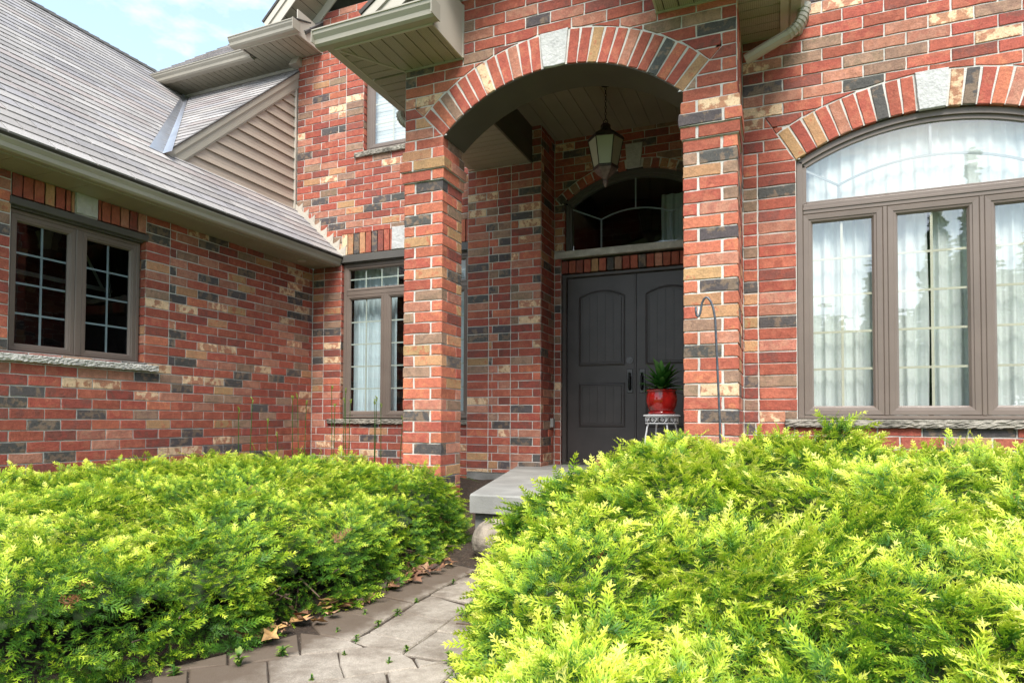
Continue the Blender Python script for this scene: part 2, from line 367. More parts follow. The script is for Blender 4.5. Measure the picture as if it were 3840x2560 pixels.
PIECES = []      # every individually laid piece of the house
CRS = 0.089; BL = 0.267; J = 0.005
def lay(fr, poly, wall, name='brick', code=None, d=0.0, back=0.09, jit=0.0022, rough=True, cols=None, mat=None, hidden=False):
    if len(poly) < 3 or abs(area(poly)) < 0.00035: return
    if area(poly) < 0: poly = poly[::-1]
    # resample the ring
    per = [math.dist(poly[i], poly[(i + 1) % len(poly)]) for i in range(len(poly))]
    ring = []; budget = max(0, 10 - len(poly)); tot = sum(per)
    for i, l in enumerate(per):
        P, Q = poly[i], poly[(i + 1) % len(poly)]
        if l < 0.004: ring.append(P); continue
        k = 1 + min(3, int(round(budget * l / tot))) if l > 0.05 else 1
        ring += [(P[0] + (Q[0] - P[0]) * j / k, P[1] + (Q[1] - P[1]) * j / k) for j in range(k)]
    n = len(ring); cu = sum(p[0] for p in ring) / n; cz = sum(p[1] for p in ring) / n
    outer = [(u + random.uniform(-jit, jit), z + random.uniform(-jit, jit)) for u, z in ring]
    inner = []
    for u, z in outer:
        du, dz = cu - u, cz - z; l = math.hypot(du, dz) or 1; k = 0.0035 + random.uniform(0, .001)
        inner.append((u + du / l * k * 1.1, z + dz / l * k * 1.1))
    tilt = random.uniform(-.0015, .0015); tz = random.uniform(-.001, .001)
    V = [fr.p(u, z, d + random.uniform(-.0006, .0006) + tilt * (u - cu) * 8 + tz) for u, z in inner]
    V += [fr.p(u, z, d - 0.0035 + random.uniform(-.0008, .0008)) for u, z in outer]
    V += [fr.p(u, z, d - back) for u, z in outer]
    F = [tuple(range(n))] + [(n + i, n + (i + 1) % n, (i + 1) % n, i) for i in range(n)] + [(2 * n + i, 2 * n + (i + 1) % n, n + (i + 1) % n, n + i) for i in range(n)]
    a, b_, p = cols or brick_cols(code)
    PIECES.append(dict(v=V, f=F, a=a, b=b_, p=p, wall=wall, name=name, mat=mat or M_BRICK, hidden=hidden))

class Wall:
    """courses of bricks on a frame, with a recessed mortar sheet cut to the same outline"""
    def __init__(s, fr, part, hidden_test=None): s.fr = fr; s.part = part; s.mor = []; s.ht = hidden_test
    def cell(s, u0, u1, z0, z1, clips=(), holes=(), code=None, d=0.0, back=0.09, arch=None):
        """u0..u1, z0..z1 is the full cell to the joint centres"""
        cells = [rect(u0, u1, z0, z1)]; bricks = [rect(u0 + J, u1 - J, z0 + J, z1 - J)]
        for (hu0, hu1, hz0, hz1) in holes:
            def sub(ps, m):
                r = []
                for P in ps:
                    zs = [q[1] for q in P]; us = [q[0] for q in P]
                    if min(zs) >= hz1 - 1e-6 or max(zs) <= hz0 + 1e-6 or min(us) >= hu1 - 1e-6 or max(us) <= hu0 + 1e-6: r.append(P); continue
                    r.append(clip(P, 1, 0, hu0 - m)); r.append(clip(P, -1, 0, -hu1 - m))
                    mid = clip(clip(P, 1, 0, hu1), -1, 0, -hu0)
                    if len(mid) > 2: r.append(clip(mid, 0, 1, hz0 - m)); r.append(clip(mid, 0, -1, -hz1 - m))
                return [q for q in r if len(q) > 2 and abs(area(q)) > 2e-5]
            cells = sub(cells, 0); bricks = sub(bricks, 0.0)
        for (a, b_, c_) in clips:
            l = math.hypot(a, b_)
            cells = [clip(P, a, b_, c_) for P in cells]; bricks = [clip(P, a, b_, c_ - J * l) for P in bricks]
        if arch:
            (ac, az, R, zmin, ae) = arch
            def ac_clip(ps, m):
                r = []
                for P in ps:
                    if len(P) < 3: continue
                    ds = [math.hypot(q[0] - ac, q[1] - az) for q in P]
                    if max(q[1] for q in P) <= zmin + 1e-4 or min(ds) >= R + m: r.append(P); continue
                    cu0 = sum(q[0] for q in P) / len(P) - ac; sg = 1 if cu0 > 0 else -1
                    # beside the springer: below the radial end face of the ring
                    ca, sa = math.cos(ae), math.sin(ae)
                    r.append(clip(P, -sg * ca, sa, -(sg * ca * ac - sa * az) - m))
                    Q = clip(P, sg * ca, -sa, sg * ca * ac - sa * az)
                    if len(Q) < 3: continue
                    ds = [math.hypot(q[0] - ac, q[1] - az) for q in Q]; far = max(ds)
                    if far <= R + m: continue
                    cu = sum(q[0] for q in Q) / len(Q) - ac; cz = sum(q[1] for q in Q) / len(Q) - az
                    q = Q[ds.index(far)]; cu = 0.5 * cu + 0.5 * (q[0] - ac); cz = .5 * cz + .5 * (q[1] - az)
                    l = math.hypot(cu, cz); cu /= l; cz /= l
                    r.append(clip(Q, -cu, -cz, -(R + m + cu * ac + cz * az)))
                return r
            bricks = ac_clip(bricks, J); cells = ac_clip(cells, -.03)
        hid = s.ht(s.fr.p((u0 + u1) / 2, (z0 + z1) / 2)) if s.ht else False
        for P in bricks: lay(s.fr, P, s.part, code=code, d=d, back=back, hidden=hid)
        s.mor += [(P, d) for P in cells if len(P) > 2 and abs(area(P)) > 1e-5]
    def course(s, n, joints, **kw):
        for a, b_ in zip(joints[:-1], joints[1:]): s.cell(a, b_, n * CRS, (n + 1) * CRS, **kw)
    def bond(s, u0, u1, n0, n1, phase=0.0, **kw):
        for n in range(n0, n1):
            js = [u0]; off = (phase + (0.5 * BL if n % 2 else 0)) % BL
            k = math.ceil((u0 - off + 0.03) / BL)
            while off + k * BL < u1 - 0.03: js.append(off + k * BL); k += 1
            js.append(u1); s.course(n, js, **kw)
    def finish(s, depth=0.0065):
        V = []; F = []
        for P, d in s.mor:
            if area(P) < 0: P = P[::-1]
            k = len(V); V += [s.fr.p(u, z, d - depth) for u, z in P]; F.append(tuple(range(k, k + len(P))))
        k = len(V)
        V += []
        o = mesh_obj(s.part, V, F, M_MORTAR, HOUSE)
        WALLS[s.part] = WALLS.get(s.part) or o
        return o
WALLS = {}

HOUSE = thing('brick_house', 'two-storey house in mixed red, brown and charcoal brick with arched entry porch and garage wing', 'house', (0, 0, 0))
def part(mb, name, mat, parent=None, smooth=False, **kw): return mb.obj(name, mat, parent or HOUSE, smooth, **kw)

# key coordinates (metres, z = 0 is a brick joint a little above the porch floor)
GZ = -0.62                      # garden / path level
YP, YR, YB, YC, YD = 4.648, 5.297, 6.772, 6.714, 7.177
XA = -5.516; FLOOR = -0.225
XL0, XL1 = -2.857, -2.500; XR0, XR1 = -0.610, -0.252
ACX, AR = -1.555, 1.365; ASP = 2.578; ACZ = 2.955 - AR       # porch arch
def hid_bc(P):
    q = project(P)
    if not q: return True
    u, v = q
    return u < -20 or u > 3860 or v < -20 or v > 1760 or (1515 < u < 1731)
def hid_d(P):
    q = project(P)
    if not q: return True
    return q[0] > 2560 or hid_bc(P)
def hid_r(P):
    q = project(P)
    if not q: return True
    return q[0] > 3860 or q[1] < -20 or q[1] > 1640 or q[0] < 2775

# ------------------------------------------------------------------ garage side wall (faces +X)
fA = Frame((XA, 0, 0), (0, 1, 0)); wA = Wall(fA, 'garage_wall', hid_bc)
AB = -8                                              # lowest course
ghole = (3.178, 4.365, 0.782, 2.19)
wA.bond(1.4, YB, AB, 9, phase=0.13)
for n in range(9, 25):
    z0, z1 = n * CRS, (n + 1) * CRS
    kw = dict(clips=[(0, 1, 2.205)])
    odd = n % 2
    js = [1.4 + (0.13 if odd else 0)]
    js = [1.4, 1.4 + 0.13 + (0.133 if odd else 0)]
    while js[-1] + BL < 2.911 - 0.05: js.append(js[-1] + BL)
    js += [2.911]; wA.course(n, js, **kw)
    wA.course(n, [2.911, 3.178], **kw)               # stacked bricks left of the window
    wA.course(n, [4.365, 4.632], **kw)               # stacked bricks right of the window
    js = [4.632]; x = 4.632 + (0.075 if odd else 0.205)
    while x < YB - 0.04: js.append(x); x += BL
    js.append(YB); wA.course(n, js, **kw)
# soldier course with keystone
us = [3.178 + 0.0842 * i for i in range(6)] + [3.645, 3.681]
us2 = [3.881, 3.917] + [3.917 + 0.0896 * (i + 1) for i in range(5)]
for a, b_ in list(zip(us[:-1], us[1:])) + list(zip(us2[:-1], us2[1:])): wA.cell(a, b_, 2.02, 2.205)
wA.mor.append((rect(3.178, 4.365, 2.02, 2.205), 0))
lay(fA, rect(3.686, 3.876, 2.03, 2.20), 'garage_wall', name='keystone', mat=M_LIME, cols=((.6, .6, .5, 1),) * 2 + (.5,), d=0.012)

# ------------------------------------------------------------------ rear-left front wall B (faces -Y)
fB = Frame((0, YB, 0), (1, 0, 0)); wB = Wall(fB, 'main_wall', hid_bc)
XB0 = -5.80
def roofcut_b(): return [(-0.905, -1, -(2.331 + 0.905 * (-5.066)) + 0.0)]   # keep above garage roof line z >= 2.331+.905*(-5.066-x)
UPW = (-4.765, -4.0, 3.545, 5.10); LOW = (-5.075, -3.28, 0.22, 2.60)
for n in range(AB, 62):
    z0 = n * CRS
    left = XA if z0 < 2.23 else XB0
    cl = roofcut_b() if z0 >= 2.2 else []
    cl = cl + [(-0.906, 1, 5.30 + 0.906 * 5.83)]    # gable rake
    if n < 3:
        wB.bond(left, -3.28, n, n + 1, phase=0.03, holes=[LOW]); continue
    if n < 25:
        js = [left, -5.342, -5.075]; wB.course(n, js, clips=cl); continue
    if n < 29:
        ja = [left]; x = -5.60 + (0.13 if n % 2 else 0)
        while x < -5.12: ja.append(x); x += BL
        ja.append(-5.075); wB.course(n, ja, clips=cl, holes=[]); continue
    if n < 40:
        wB.bond(left, -2.9, n, n + 1, phase=0.05, clips=cl, holes=[(-5.075, -3.28, 2.0, 2.602)]); continue
    if n < 58:
        ja = [left]; x = -5.68 + (0.12 if n % 2 else 0)
        while x < -5.07: ja.append(x); x += BL
        ja.append(-5.032); wB.course(n, ja + [-4.765], clips=cl)
        wB.bond(-4.0, -2.9, n, n + 1, clips=cl); continue
    wB.bond(left, -2.9, n, n + 1, phase=0.05, clips=cl)
x = -5.075
while x < -4.36: wB.cell(x, x + 0.0885, 2.335, 2.602); x += 0.0885
wB.cell(x, -4.335, 2.335, 2.602)
lay(fB, rect(-4.33, -4.05, 2.34, 2.615), 'main_wall', name='keystone', mat=M_LIME, cols=((.6, .6, .5, 1),) * 2 + (.5,), d=0.015)
x = -4.045
while x < -3.33: wB.cell(x, x + 0.0885, 2.335, 2.602); x += 0.0885
wB.mor.append((rect(-5.075, -3.28, 2.335, 2.602), 0))
# jamb returns of window openings
fBj = Frame((-5.075, 0, 0), (0, 1, 0)); wBj = Wall(fBj, 'main_wall')
for n in range(3, 25): wBj.cell(YB, YB + 0.075, n * CRS, (n + 1) * CRS, code=None, back=0.0)
fBk = Frame((-4.765, 0, 0), (0, 1, 0)); wBk = Wall(fBk, 'main_wall')
for n in range(40, 58): wBk.cell(YB, YB + 0.075, n * CRS, (n + 1) * CRS, back=0.0)
fAj = Frame((0, 4.365, 0), (-1, 0, 0))
fAj = Frame((0, 4.365, 0), (1, 0, 0)); wAj = Wall(fAj, 'garage_wall')
for n in range(9, 23): wAj.cell(XA - 0.075, XA, n * CRS, (n + 1) * CRS, back=0.0)

# ------------------------------------------------------------------ porch inner wall C with its return, door wall D
XC0, XC1 = -3.282, -2.39
fC = Frame((0, YC, 0), (1, 0, 0)); wC = Wall(fC, 'porch_side_wall', hid_bc)
ss = dict(clips=[(0, -1, 0.27)])
for n in range(-4, 40):
    e = n % 2 == 0
    kc = {}
    if n == -4: kc = dict(clips=[(0, -1, 0.31)])
    if 3 <= n < 27 or n < 3:
        wC.course(n, [XC0, XC0 + BL], **kc)
        wC.course(n, [XC0 + BL, XC0 + BL + (0.045 if e else 0.12), -2.747], **kc)
        wC.course(n, [-2.747, -2.747 + (0.262 if e else 0.095), XC1], **kc)
    else:
        if e: wC.course(n, [XC0, XC0 + .10, XC0 + .367, -2.747, -2.49, XC1])
        else: wC.course(n, [XC0, XC0 + .235, XC0 + .50 - .12, -2.747, -2.655, XC1])
fC2 = Frame((XC1, 0, 0), (0, 1, 0)); wC2 = Wall(fC2, 'porch_side_wall', hid_bc)
for n in range(-4, 40):
    if n % 2: wC2.course(n, [YC, YC + 0.262, YD])
    else: wC2.course(n, [YC, YC + 0.095, YC + .362, YD])
fD = Frame((0, YD, 0), (1, 0, 0)); wD = Wall(fD, 'door_wall', hid_d)
DCX = -1.47; DR = 1.283; DCZ = 3.075 - DR
XD1 = -0.55
dh = (-2.31, -0.63, -1.0, 2.10); th = (-2.27, -0.67, 2.10, 2.80)
for n in range(-4, 24): wD.course(n, [XC1, -2.31]); wD.course(n, [-0.63, XD1])
for n in range(24, 40):
    js = [XC1]; x = XC1 + (0.10 if n % 2 else 0.235)
    while x < XD1 - 0.03: js.append(x); x += BL
    js.append(XD1)
    wD.course(n, js, holes=[th], arch=(DCX, DCZ, DR + 0.095, 2.80, math.asin(.845 / DR)))
x = -2.31
while x < -0.64: wD.cell(x, x + 0.0885, 1.955, 2.105); x += 0.0885
wD.mor.append((rect(-2.31, -0.63, 1.955, 2.105), 0))
# arch of brick ends over the transom
def arch_ring(w, fr, part_name, cx, cz, R, H, half, key_half, key_h, codesL, codesR, soffit_back=0.09, key_mat=M_LIME, dkey=0.012, proud=0.001):
    a_end = math.asin(half / R); a_key = math.asin(key_half / (R + H * .5))
    for side, codes in ((-1, codesL), (1, codesR)):
        n = len(codes); a0 = a_end; da = (a_end - a_key) / n
        for i, cd in enumerate(codes):
            aa = a_end - i * da; ab = a_end - (i + 1) * da
            jo = 0.0045 / R
            t0, t1 = side * (aa - jo), side * (ab + jo)
            # straight-sided bricks, joints widening outward
            tm = (t0 + t1) / 2; wI = abs(t1 - t0) * R / 2; wO = min(wI * 1.05, 0.040)
            rd = (math.sin(tm), math.cos(tm)); tg = (math.cos(tm), -math.sin(tm))
            P = [(cx + rd[0] * R - tg[0] * wI, cz + rd[1] * R - tg[1] * wI), (cx + rd[0] * R + tg[0] * wI, cz + rd[1] * R + tg[1] * wI),
                 (cx + rd[0] * (R + H) + tg[0] * wO, cz + rd[1] * (R + H) + tg[1] * wO), (cx + rd[0] * (R + H) - tg[0] * wO, cz + rd[1] * (R + H) - tg[1] * wO)]
            lay(fr, P, part_name, code=cd if cd != '.' else None, back=soffit_back, d=proud, hidden=(w.ht(fr.p(P[0][0], P[0][1])) if w.ht else False))
    k = key_half
    lay(fr, [(cx - k * .80, cz + math.sqrt(R * R - k * k)), (cx + k * .80, cz + math.sqrt(R * R - k * k)), (cx + k * 1.02, cz + R + key_h), (cx - k * 1.02, cz + R + key_h)],
        part_name, name='keystone', mat=key_mat, cols=((.6, .6, .6, 1), (.6, .6, .6, 1), .5), d=dkey, jit=0.004, back=.035)
    # mortar ring
    K = 28
    for i in range(K):
        t0 = -a_end - .012 + (2 * a_end + .024) * i / K; t1 = -a_end - .012 + (2 * a_end + .024) * (i + 1) / K
        w.mor.append(([(cx + math.sin(t0) * R, cz + math.cos(t0) * R), (cx + math.sin(t0) * (R + H + .012), cz + math.cos(t0) * (R + H + .012)),
                       (cx + math.sin(t1) * (R + H + .012), cz + math.cos(t1) * (R + H + .012)), (cx + math.sin(t1) * R, cz + math.cos(t1) * R)], 0.0008))
arch_ring(wD, fD, 'door_wall', DCX, DCZ, DR, 0.092, 0.845, 0.095, 0.27, '.' * 9, '.' * 9)
# right inner side of the porch (faces -X)
fE = Frame((XD1, 0, 0), (0, -1, 0)); wE = Wall(fE, 'porch_side_wall', lambda P: True)
wE.bond(-YD, -(YP + .36), -4, 40)

# ------------------------------------------------------------------ right wall R (faces -Y)
fR = Frame((0, YR, 0), (1, 0, 0)); wR = Wall(fR, 'window_wall', hid_r)
RCX, RR = 0.985, 1.703; RCZ = 2.456 - RR; RXE = 4.2
wx0, wx1 = 0.120, 1.850
archR = (RCX, RCZ, RR + 0.255, 2.221, math.asin(.865 / RR))
hole = (wx0, wx1, 0.24, 2.222)
for n in range(AB, 3): wR.bond(XR1, RXE, n, n + 1, phase=0.10, holes=[(0.036, 1.93, 0.236, 0.5)])
for n in range(3, 26):
    wR.course(n, [XR1, -0.146], holes=[])
    if n < 25: wR.course(n, [-0.146, wx0 + .001], holes=[(0.036, 1.93, 0.236, 0.298)], arch=archR)
    else: wR.course(n, [-0.146, wx0 + .1], arch=archR)
    wR.bond(wx1, RXE, n, n + 1, phase=0.10, arch=archR)
for n in range(26, 50):
    wR.bond(XR1, RXE, n, n + 1, phase=0.434 - BL * 1.0, arch=archR)
arch_ring(wR, fR, 'window_wall', RCX, RCZ, RR, 0.250, 0.865, 0.098, 0.262, 'TRTRPRRKRR', 'RRRTRPORKC'[::1])
wR.ht = None

# ------------------------------------------------------------------ porch pillars and arch wall P
fP = Frame((0, YP, 0), (1, 0, 0)); wP = Wall(fP, 'porch_arch_wall')
LEFT = {0: 'OK', 1: 'RO', 2: 'RR', 3: 'KO', 4: 'RP', 5: 'OO', 6: 'OO', 7: 'BO', 8: 'PT', 9: 'TO', 10: 'OB', 11: 'RO', 12: 'BO', 13: 'PO', 14: 'OB', 15: 'RO', 16: 'OT', 17: 'RO', 18: 'RO',
        19: 'TO', 20: 'OO', 21: 'KO', 22: 'OO', 23: 'RO', 24: 'OK', 25: 'RO', 26: 'OT', 27: 'TO', 28: 'OR'}
RIGHT = {3: 'OK', 4: 'RO', 5: 'BC', 6: 'OB', 7: 'OR', 8: 'KO', 9: 'OP', 10: 'BO', 11: 'RT', 12: 'TO', 13: 'OK', 14: 'TO', 15: 'OP', 16: 'OO', 17: 'OK', 18: 'OO', 19: 'RP', 20: 'RB', 21: 'RR', 22: 'TB',
         23: 'BK', 24: 'RO', 25: 'RR', 26: 'KO', 27: 'OC', 28: 'RO'}
PROJ = {25: 0.015, 26: 0.029, 27: 0.015}
def pillar(x0, x1, codes, bigleft_odd, partname, n0=-7):
    w = x1 - x0
    sides = [Frame((0, YP, 0), (1, 0, 0)), Frame((x1, 0, 0), (0, 1, 0))]
    back = YP + w
    for n in range(n0, 29):
        pr = PROJ.get(n, 0.0); z0, z1 = n * CRS, (n + 1) * CRS
        cd = codes.get(n, random.choice(['RO', 'OR', 'RP', 'OK', 'RB']))
        bigleft = (n % 2 == 1) == bigleft_odd
        ins = 0.002
        zb0, zb1 = z0 + J, z1 - J
        hid = project(fP.p(x0, z0))[1] > 1740
        a0, a1 = x0 - pr, x1 + pr; wj = 0.0085
        W = a1 - a0; small = 0.093 + pr * 0.6
        # front face bricks, drawn as solids running back
        if bigleft: sp = a1 - small - wj
        else: sp = a0 + small + wj
        small_back = 0.262 if True else 0.1
        if bigleft:
            lay(fP, rect(a0, sp - wj, zb0, zb1), partname, code=cd[0], d=pr, back=0.092 + pr, hidden=hid)
            lay(fP, rect(sp + wj, a1, zb0, zb1), partname, code=cd[1], d=pr, back=0.255 + 2 * pr, hidden=hid)
            lay(Frame((a1, 0, 0), (0, 1, 0)), rect(back - 0.086, back + pr, zb0, zb1), partname, code=random.choice('RDBTP'), back=0.25, d=-0.0008, hidden=hid)
        else:
            lay(fP, rect(a0, sp - wj, zb0, zb1), partname, code=cd[0], d=pr, back=0.255 + pr, hidden=hid)
            lay(fP, rect(sp + wj, a1, zb0, zb1), partname, code=cd[1], d=pr, back=0.088 + pr * 1.5, hidden=hid)
            lay(Frame((a1, 0, 0), (0, 1, 0)), rect(YP + 0.103, back + pr, zb0, zb1), partname, code=random.choice('RDBTPK'), back=0.09, d=-0.0008, hidden=hid)
        # remaining back / left bricks
        lay(Frame((0, back + pr, 0), (-1, 0, 0)), rect(-a1 + .10, -a0, zb0, zb1), partname, back=0.09, hidden=True)
        lay(Frame((a0, 0, 0), (0, -1, 0)), rect(-back - pr + .095, -YP + pr - .095 if bigleft else -YP - .26, zb0, zb1), partname, back=0.09, hidden=True)
        mb = MORT.setdefault(partname, MB()); e = 0.0065
        mb.box(a0 + e, a1 - e, YP - pr + e, back + pr - e, z0, z1 + (0.0 if pr else 0.0))
MORT = {}
pillar(XL0, XL1, LEFT, True, 'porch_pillar')
pillar(XR0, XR1, RIGHT, False, 'right_porch_pillar')
# spandrel wall over the arch
PW0, PW1 = XL0, XR1
archP = (ACX, ACZ, AR + 0.26, ASP, math.asin(.945 / AR))
rk = [(-0.9, 1, 3.62 + .9 * 3.24 - 0.30), (0.9, 1, 3.62 - .9 * .13 - .30 + 0.0)]
for n in range(29, 52):
    k = (n % 2 == 0)
    js = [PW0, PW0 + (0.10 if k else 0.267)]
    while js[-1] + BL < ACX: js.append(js[-1] + BL)
    jr = [PW1, PW1 - (0.10 if k else 0.267)]
    while jr[-1] - BL > js[-1] + 0.10: jr.append(jr[-1] - BL)
    wP.course(n, js + jr[::-1], arch=archP, back=0.09, clips=[(-.667, 1, 5.37), (.667, 1, 3.30)])
arch_ring(wP, fP, 'porch_arch_wall', ACX, ACZ, AR, 0.256, 0.945, 0.107, 0.262, 'ROBRRRCRRPRR', 'TROKRRPRRTRR', soffit_back=0.09)
# side faces (+X) of the right pillar and spandrel
fS = Frame((XR1, 0, 0), (0, 1, 0)); wS = Wall(fS, 'right_porch_pillar')
for n in range(-7, 29): wS.course(n, [YP + 0.36, YR - .11 if n % 2 else YR - .19, YR])
for n in range(29, 40): wS.course(n, [YP + .003, YP + (.095 if n % 2 else .26), YP + .36, YP + .5, YR])
fT = Frame((0, YP + 0.357, 0), (-1, 0, 0)); wT = Wall(fT, 'porch_arch_wall', lambda P: True)
for n in range(29, 42):
    wT.bond(-PW1, -PW0, n, n + 1, arch=(-ACX, ACZ, AR + 0.03, ASP, 1.2))
fU = Frame((PW0, 0, 0), (0, -1, 0)); wU = Wall(fU, 'porch_arch_wall', lambda P: True)
for n in range(29, 42): wU.course(n, [-(YP + .357), -(YP + .1), -YP - .003])

for w, r0 in ((wA, rect(YB - .001, YB + .012, -.8, 2.2)), (wB, rect(XA - .012, XA + .001, -.8, 2.2)), (wD, rect(XC1 - .012, XC1 + .001, -.4, 3.55)), (wC2, rect(YD - .001, YD + .012, -.4, 3.55)),
              (wR, rect(XR1 - .012, XR1 + .001, -.8, 4.5)), (wS, rect(YR - .001, YR + .012, -.8, 3.6))): w.mor.append((r0, 0))
for w in (wA, wB, wC, wD, wR, wP, wBj, wBk, wAj, wC2, wE, wS, wT, wU): w.finish()
for k, mb in MORT.items():
    o = part(mb, k, M_MORTAR)
    WALLS[k] = o
# solid backing so no light leaks through the joints
mb = MB()
mb.box(XA - .25, XA - .09, 1.4, 3.17, -.8, 2.2); mb.box(XA - .25, XA - .09, 4.36, YB, -.8, 2.2); mb.box(XA - .25, XA - .09, 3.17, 4.36, -.8, .72)
part(mb, 'garage_wall_backing', M_ROOM)

# ------------------------------------------------------------------ windows
def sash(fr, u0, u1, z0, z1, d, w=0.06, parent=None, cols=2, rows=4, gl=M_GLASS, grille=M_GRILLE, depth=0.03):
    """casement sash with mitred bevel, pane and grille; the parts go under the window"""
    m = MB()
    def ring(a, b_, dd0, dd1):
        A = [(u0 + a, z0 + a), (u1 - a, z0 + a), (u1 - a, z1 - a), (u0 + a, z1 - a)]
        B = [(u0 + b_, z0 + b_), (u1 - b_, z0 + b_), (u1 - b_, z1 - b_), (u0 + b_, z1 - b_)]
        m.add([fr.p(*q, dd0) for q in A] + [fr.p(*q, dd1) for q in B], [(i, (i + 1) % 4, 4 + (i + 1) % 4, 4 + i) for i in range(4)])
    ring(0, 0, d - 0.02, d + .014); ring(0, 0.004, d + .014, d + .018); ring(.004, w * .55, d + .018, d + .016); ring(w * .55, w * .55 + .003, d + .016, d + .011)
    ring(w * .55 + .003, w * .8, d + .011, d + .009); ring(w * .8, w, d + .009, d - .008)
    ring(w, w, d - .008, d - .02)
    o = part(m, 'sash', M_FRAME, parent)
    m = MB(); dp = d - .012
    m.add([fr.p(u0 + w - .002, z0 + w - .002, dp), fr.p(u1 - w + .002, z0 + w - .002, dp), fr.p(u1 - w + .002, z1 - w + .002, dp), fr.p(u0 + w - .002, z1 - w + .002, dp)], [(0, 1, 2, 3)])
    part(m, 'pane', gl, parent)
    m = MB(); g = 0.008
    for i in range(1, cols):
        x = u0 + w + (u1 - u0 - 2 * w) * i / cols; m.fbox(fr, x - g, x + g, z0 + w, z1 - w, dp - .012, dp - .004)
    for i in range(1, rows):
        z = z0 + w + (z1 - z0 - 2 * w) * i / rows; m.fbox(fr, u0 + w, u1 - w, z - g, z + g, dp - .0125, dp - .0045)
    if m.v: part(m, 'grille', grille, parent)
    return o
def frame_rect(m, fr, u0, u1, z0, z1, w, d0, d1, bev=.004):
    m.fbox(fr, u0, u1, z0, z0 + w, d0, d1, bev); m.fbox(fr, u0, u1, z1 - w, z1, d0, d1, bev)
    m.fbox(fr, u0, u0 + w, z0 + w, z1 - w, d0, d1, bev); m.fbox(fr, u1 - w, u1, z0 + w, z1 - w, d0, d1, bev)
def arc(cx, cz, R, x0, x1, n=24): return [(x0 + (x1 - x0) * i / n, cz + math.sqrt(max(0, R * R - (x0 + (x1 - x0) * i / n - cx) ** 2))) for i in range(n + 1)]
def room(fr, u0, u1, z0, z1, d0, d1, mat=None):
    m = MB()
    a = [fr.p(u0, z0, d0), fr.p(u1, z0, d0), fr.p(u1, z1, d0), fr.p(u0, z1, d0)]; b_ = [fr.p(u0, z0, d1), fr.p(u1, z0, d1), fr.p(u1, z1, d1), fr.p(u0, z1, d1)]
    m.add(a + b_, [(0, 1, 2, 3), (0, 4, 5, 1), (1, 5, 6, 2), (2, 6, 7, 3), (3, 7, 4, 0)])
    return part(m, 'interior_wall', mat or M_ROOM)
def curtain(fr, u0, u1, z0, z1, d, label, folds=9, amp=0.020, group=None, seed=0, top=None):
    r = random.Random(seed); n = int(folds * 10); V = []; F = []; ph = [r.uniform(0, 6.28) for _ in range(4)]
    for j in range(7):
        zz = j / 6
        for i in range(n + 1):
            t = i / n; u = u0 + (u1 - u0) * t
            y = amp * (math.sin(folds * 6.283 * t + ph[0] + .5 * math.sin(9 * t + ph[1])) + .5 * math.sin(folds * 2.3 * 6.283 * t + ph[2])) * (1.0 - .25 * zz)
            ztop = top(u) if top else z1
            V.append(fr.p(u + .004 * math.sin(zz * 7 + i), z0 + (ztop - z0) * zz, d + y))
    for j in range(6):
        for i in range(n): F.append((j * (n + 1) + i, j * (n + 1) + i + 1, (j + 1) * (n + 1) + i + 1, (j + 1) * (n + 1) + i))
    o = mesh_obj('curtain', V, F, M_CURT, smooth=True); return tag(o, label, 'curtain', group)

# --- large arched window, right wall
WR = part(MB(), 'x', M_FRAME) if False else None
m = MB(); d0, d1 = -0.10, -0.045
spz = 2.221
fi = [(u, z - 0.0) for u, z in arc(RCX, RCZ, RR - .003, wx0 + .003, wx1 - .003)]
def inset_arc(k, x0, x1): return arc(RCX, RCZ, RR - k, x0, x1)
A = inset_arc(.003, wx0 + .003, wx1 - .003); B = inset_arc(.045, wx0 + .045, wx1 - .045)
m.ribbon(fR, B, A, -.10, -.035)
C_ = inset_arc(.075, wx0 + .07, wx1 - .07)
m.ribbon(fR, C_, [(u, z) for u, z in inset_arc(.043, wx0 + .043, wx1 - .043)], -.10, -.052)
m.fbox(fR, wx0 + .003, wx0 + .045, .30, A[0][1] - .002, -.10, -.035, .004); m.fbox(fR, wx1 - .045, wx1 - .003, .30, A[-1][1] - .002, -.10, -.035, .004)
m.fbox(fR, wx0 + .045, wx0 + .072, 1.90, C_[0][1], -.10, -.052); m.fbox(fR, wx1 - .072, wx1 - .045, 1.90, C_[-1][1], -.10, -.052)
m.fbox(fR, wx0 + .045, wx1 - .045, 1.815, 1.895, -.10, -.040, .006); m.fbox(fR, wx0 + .045, wx1 - .045, 1.845, 1.865, -.10, -.034, .003)
m.fbox(fR, wx0 + .045, wx1 - .045, .30, .325, -.10, -.040, .003)
m.fbox(fR, wx0 + .072, wx1 - .072, 1.895, 1.915, -.10, -.055, .003)
for x in (.697, 1.270): m.fbox(fR, x - .014, x + .014, .325, 1.815, -.10, -.036, .004)
win = part(m, 'arched_window', M_FRAME)
for a, b_ in ((wx0 + .046, .682), (.712, 1.255), (1.285, wx1 - .046)): sash(fR, a, b_, .327, 1.813, -.055, w=.066, parent=win, cols=2, rows=5)
m = MB(); C2 = inset_arc(.07, wx0 + .066, wx1 - .066)
m.add([fR.p(u, z, -.068) for u, z in [(C2[0][0], 1.91)] + [(C2[-1][0], 1.91)] + C2[::-1]], [tuple(range(len(C2) + 2))])
part(m, 'pane', M_GLASS, win)
m = MB(); g = .008
def bar(m, fr, a, b_, d, g=.008):
    du, dz = b_[0] - a[0], b_[1] - a[1]; l = math.hypot(du, dz); nx, nz_ = -dz / l * g, du / l * g
    m.fprism(fr, [(a[0] - nx, a[1] - nz_), (b_[0] - nx, b_[1] - nz_), (b_[0] + nx, b_[1] + nz_), (a[0] + nx, a[1] + nz_)], d - .008, d)
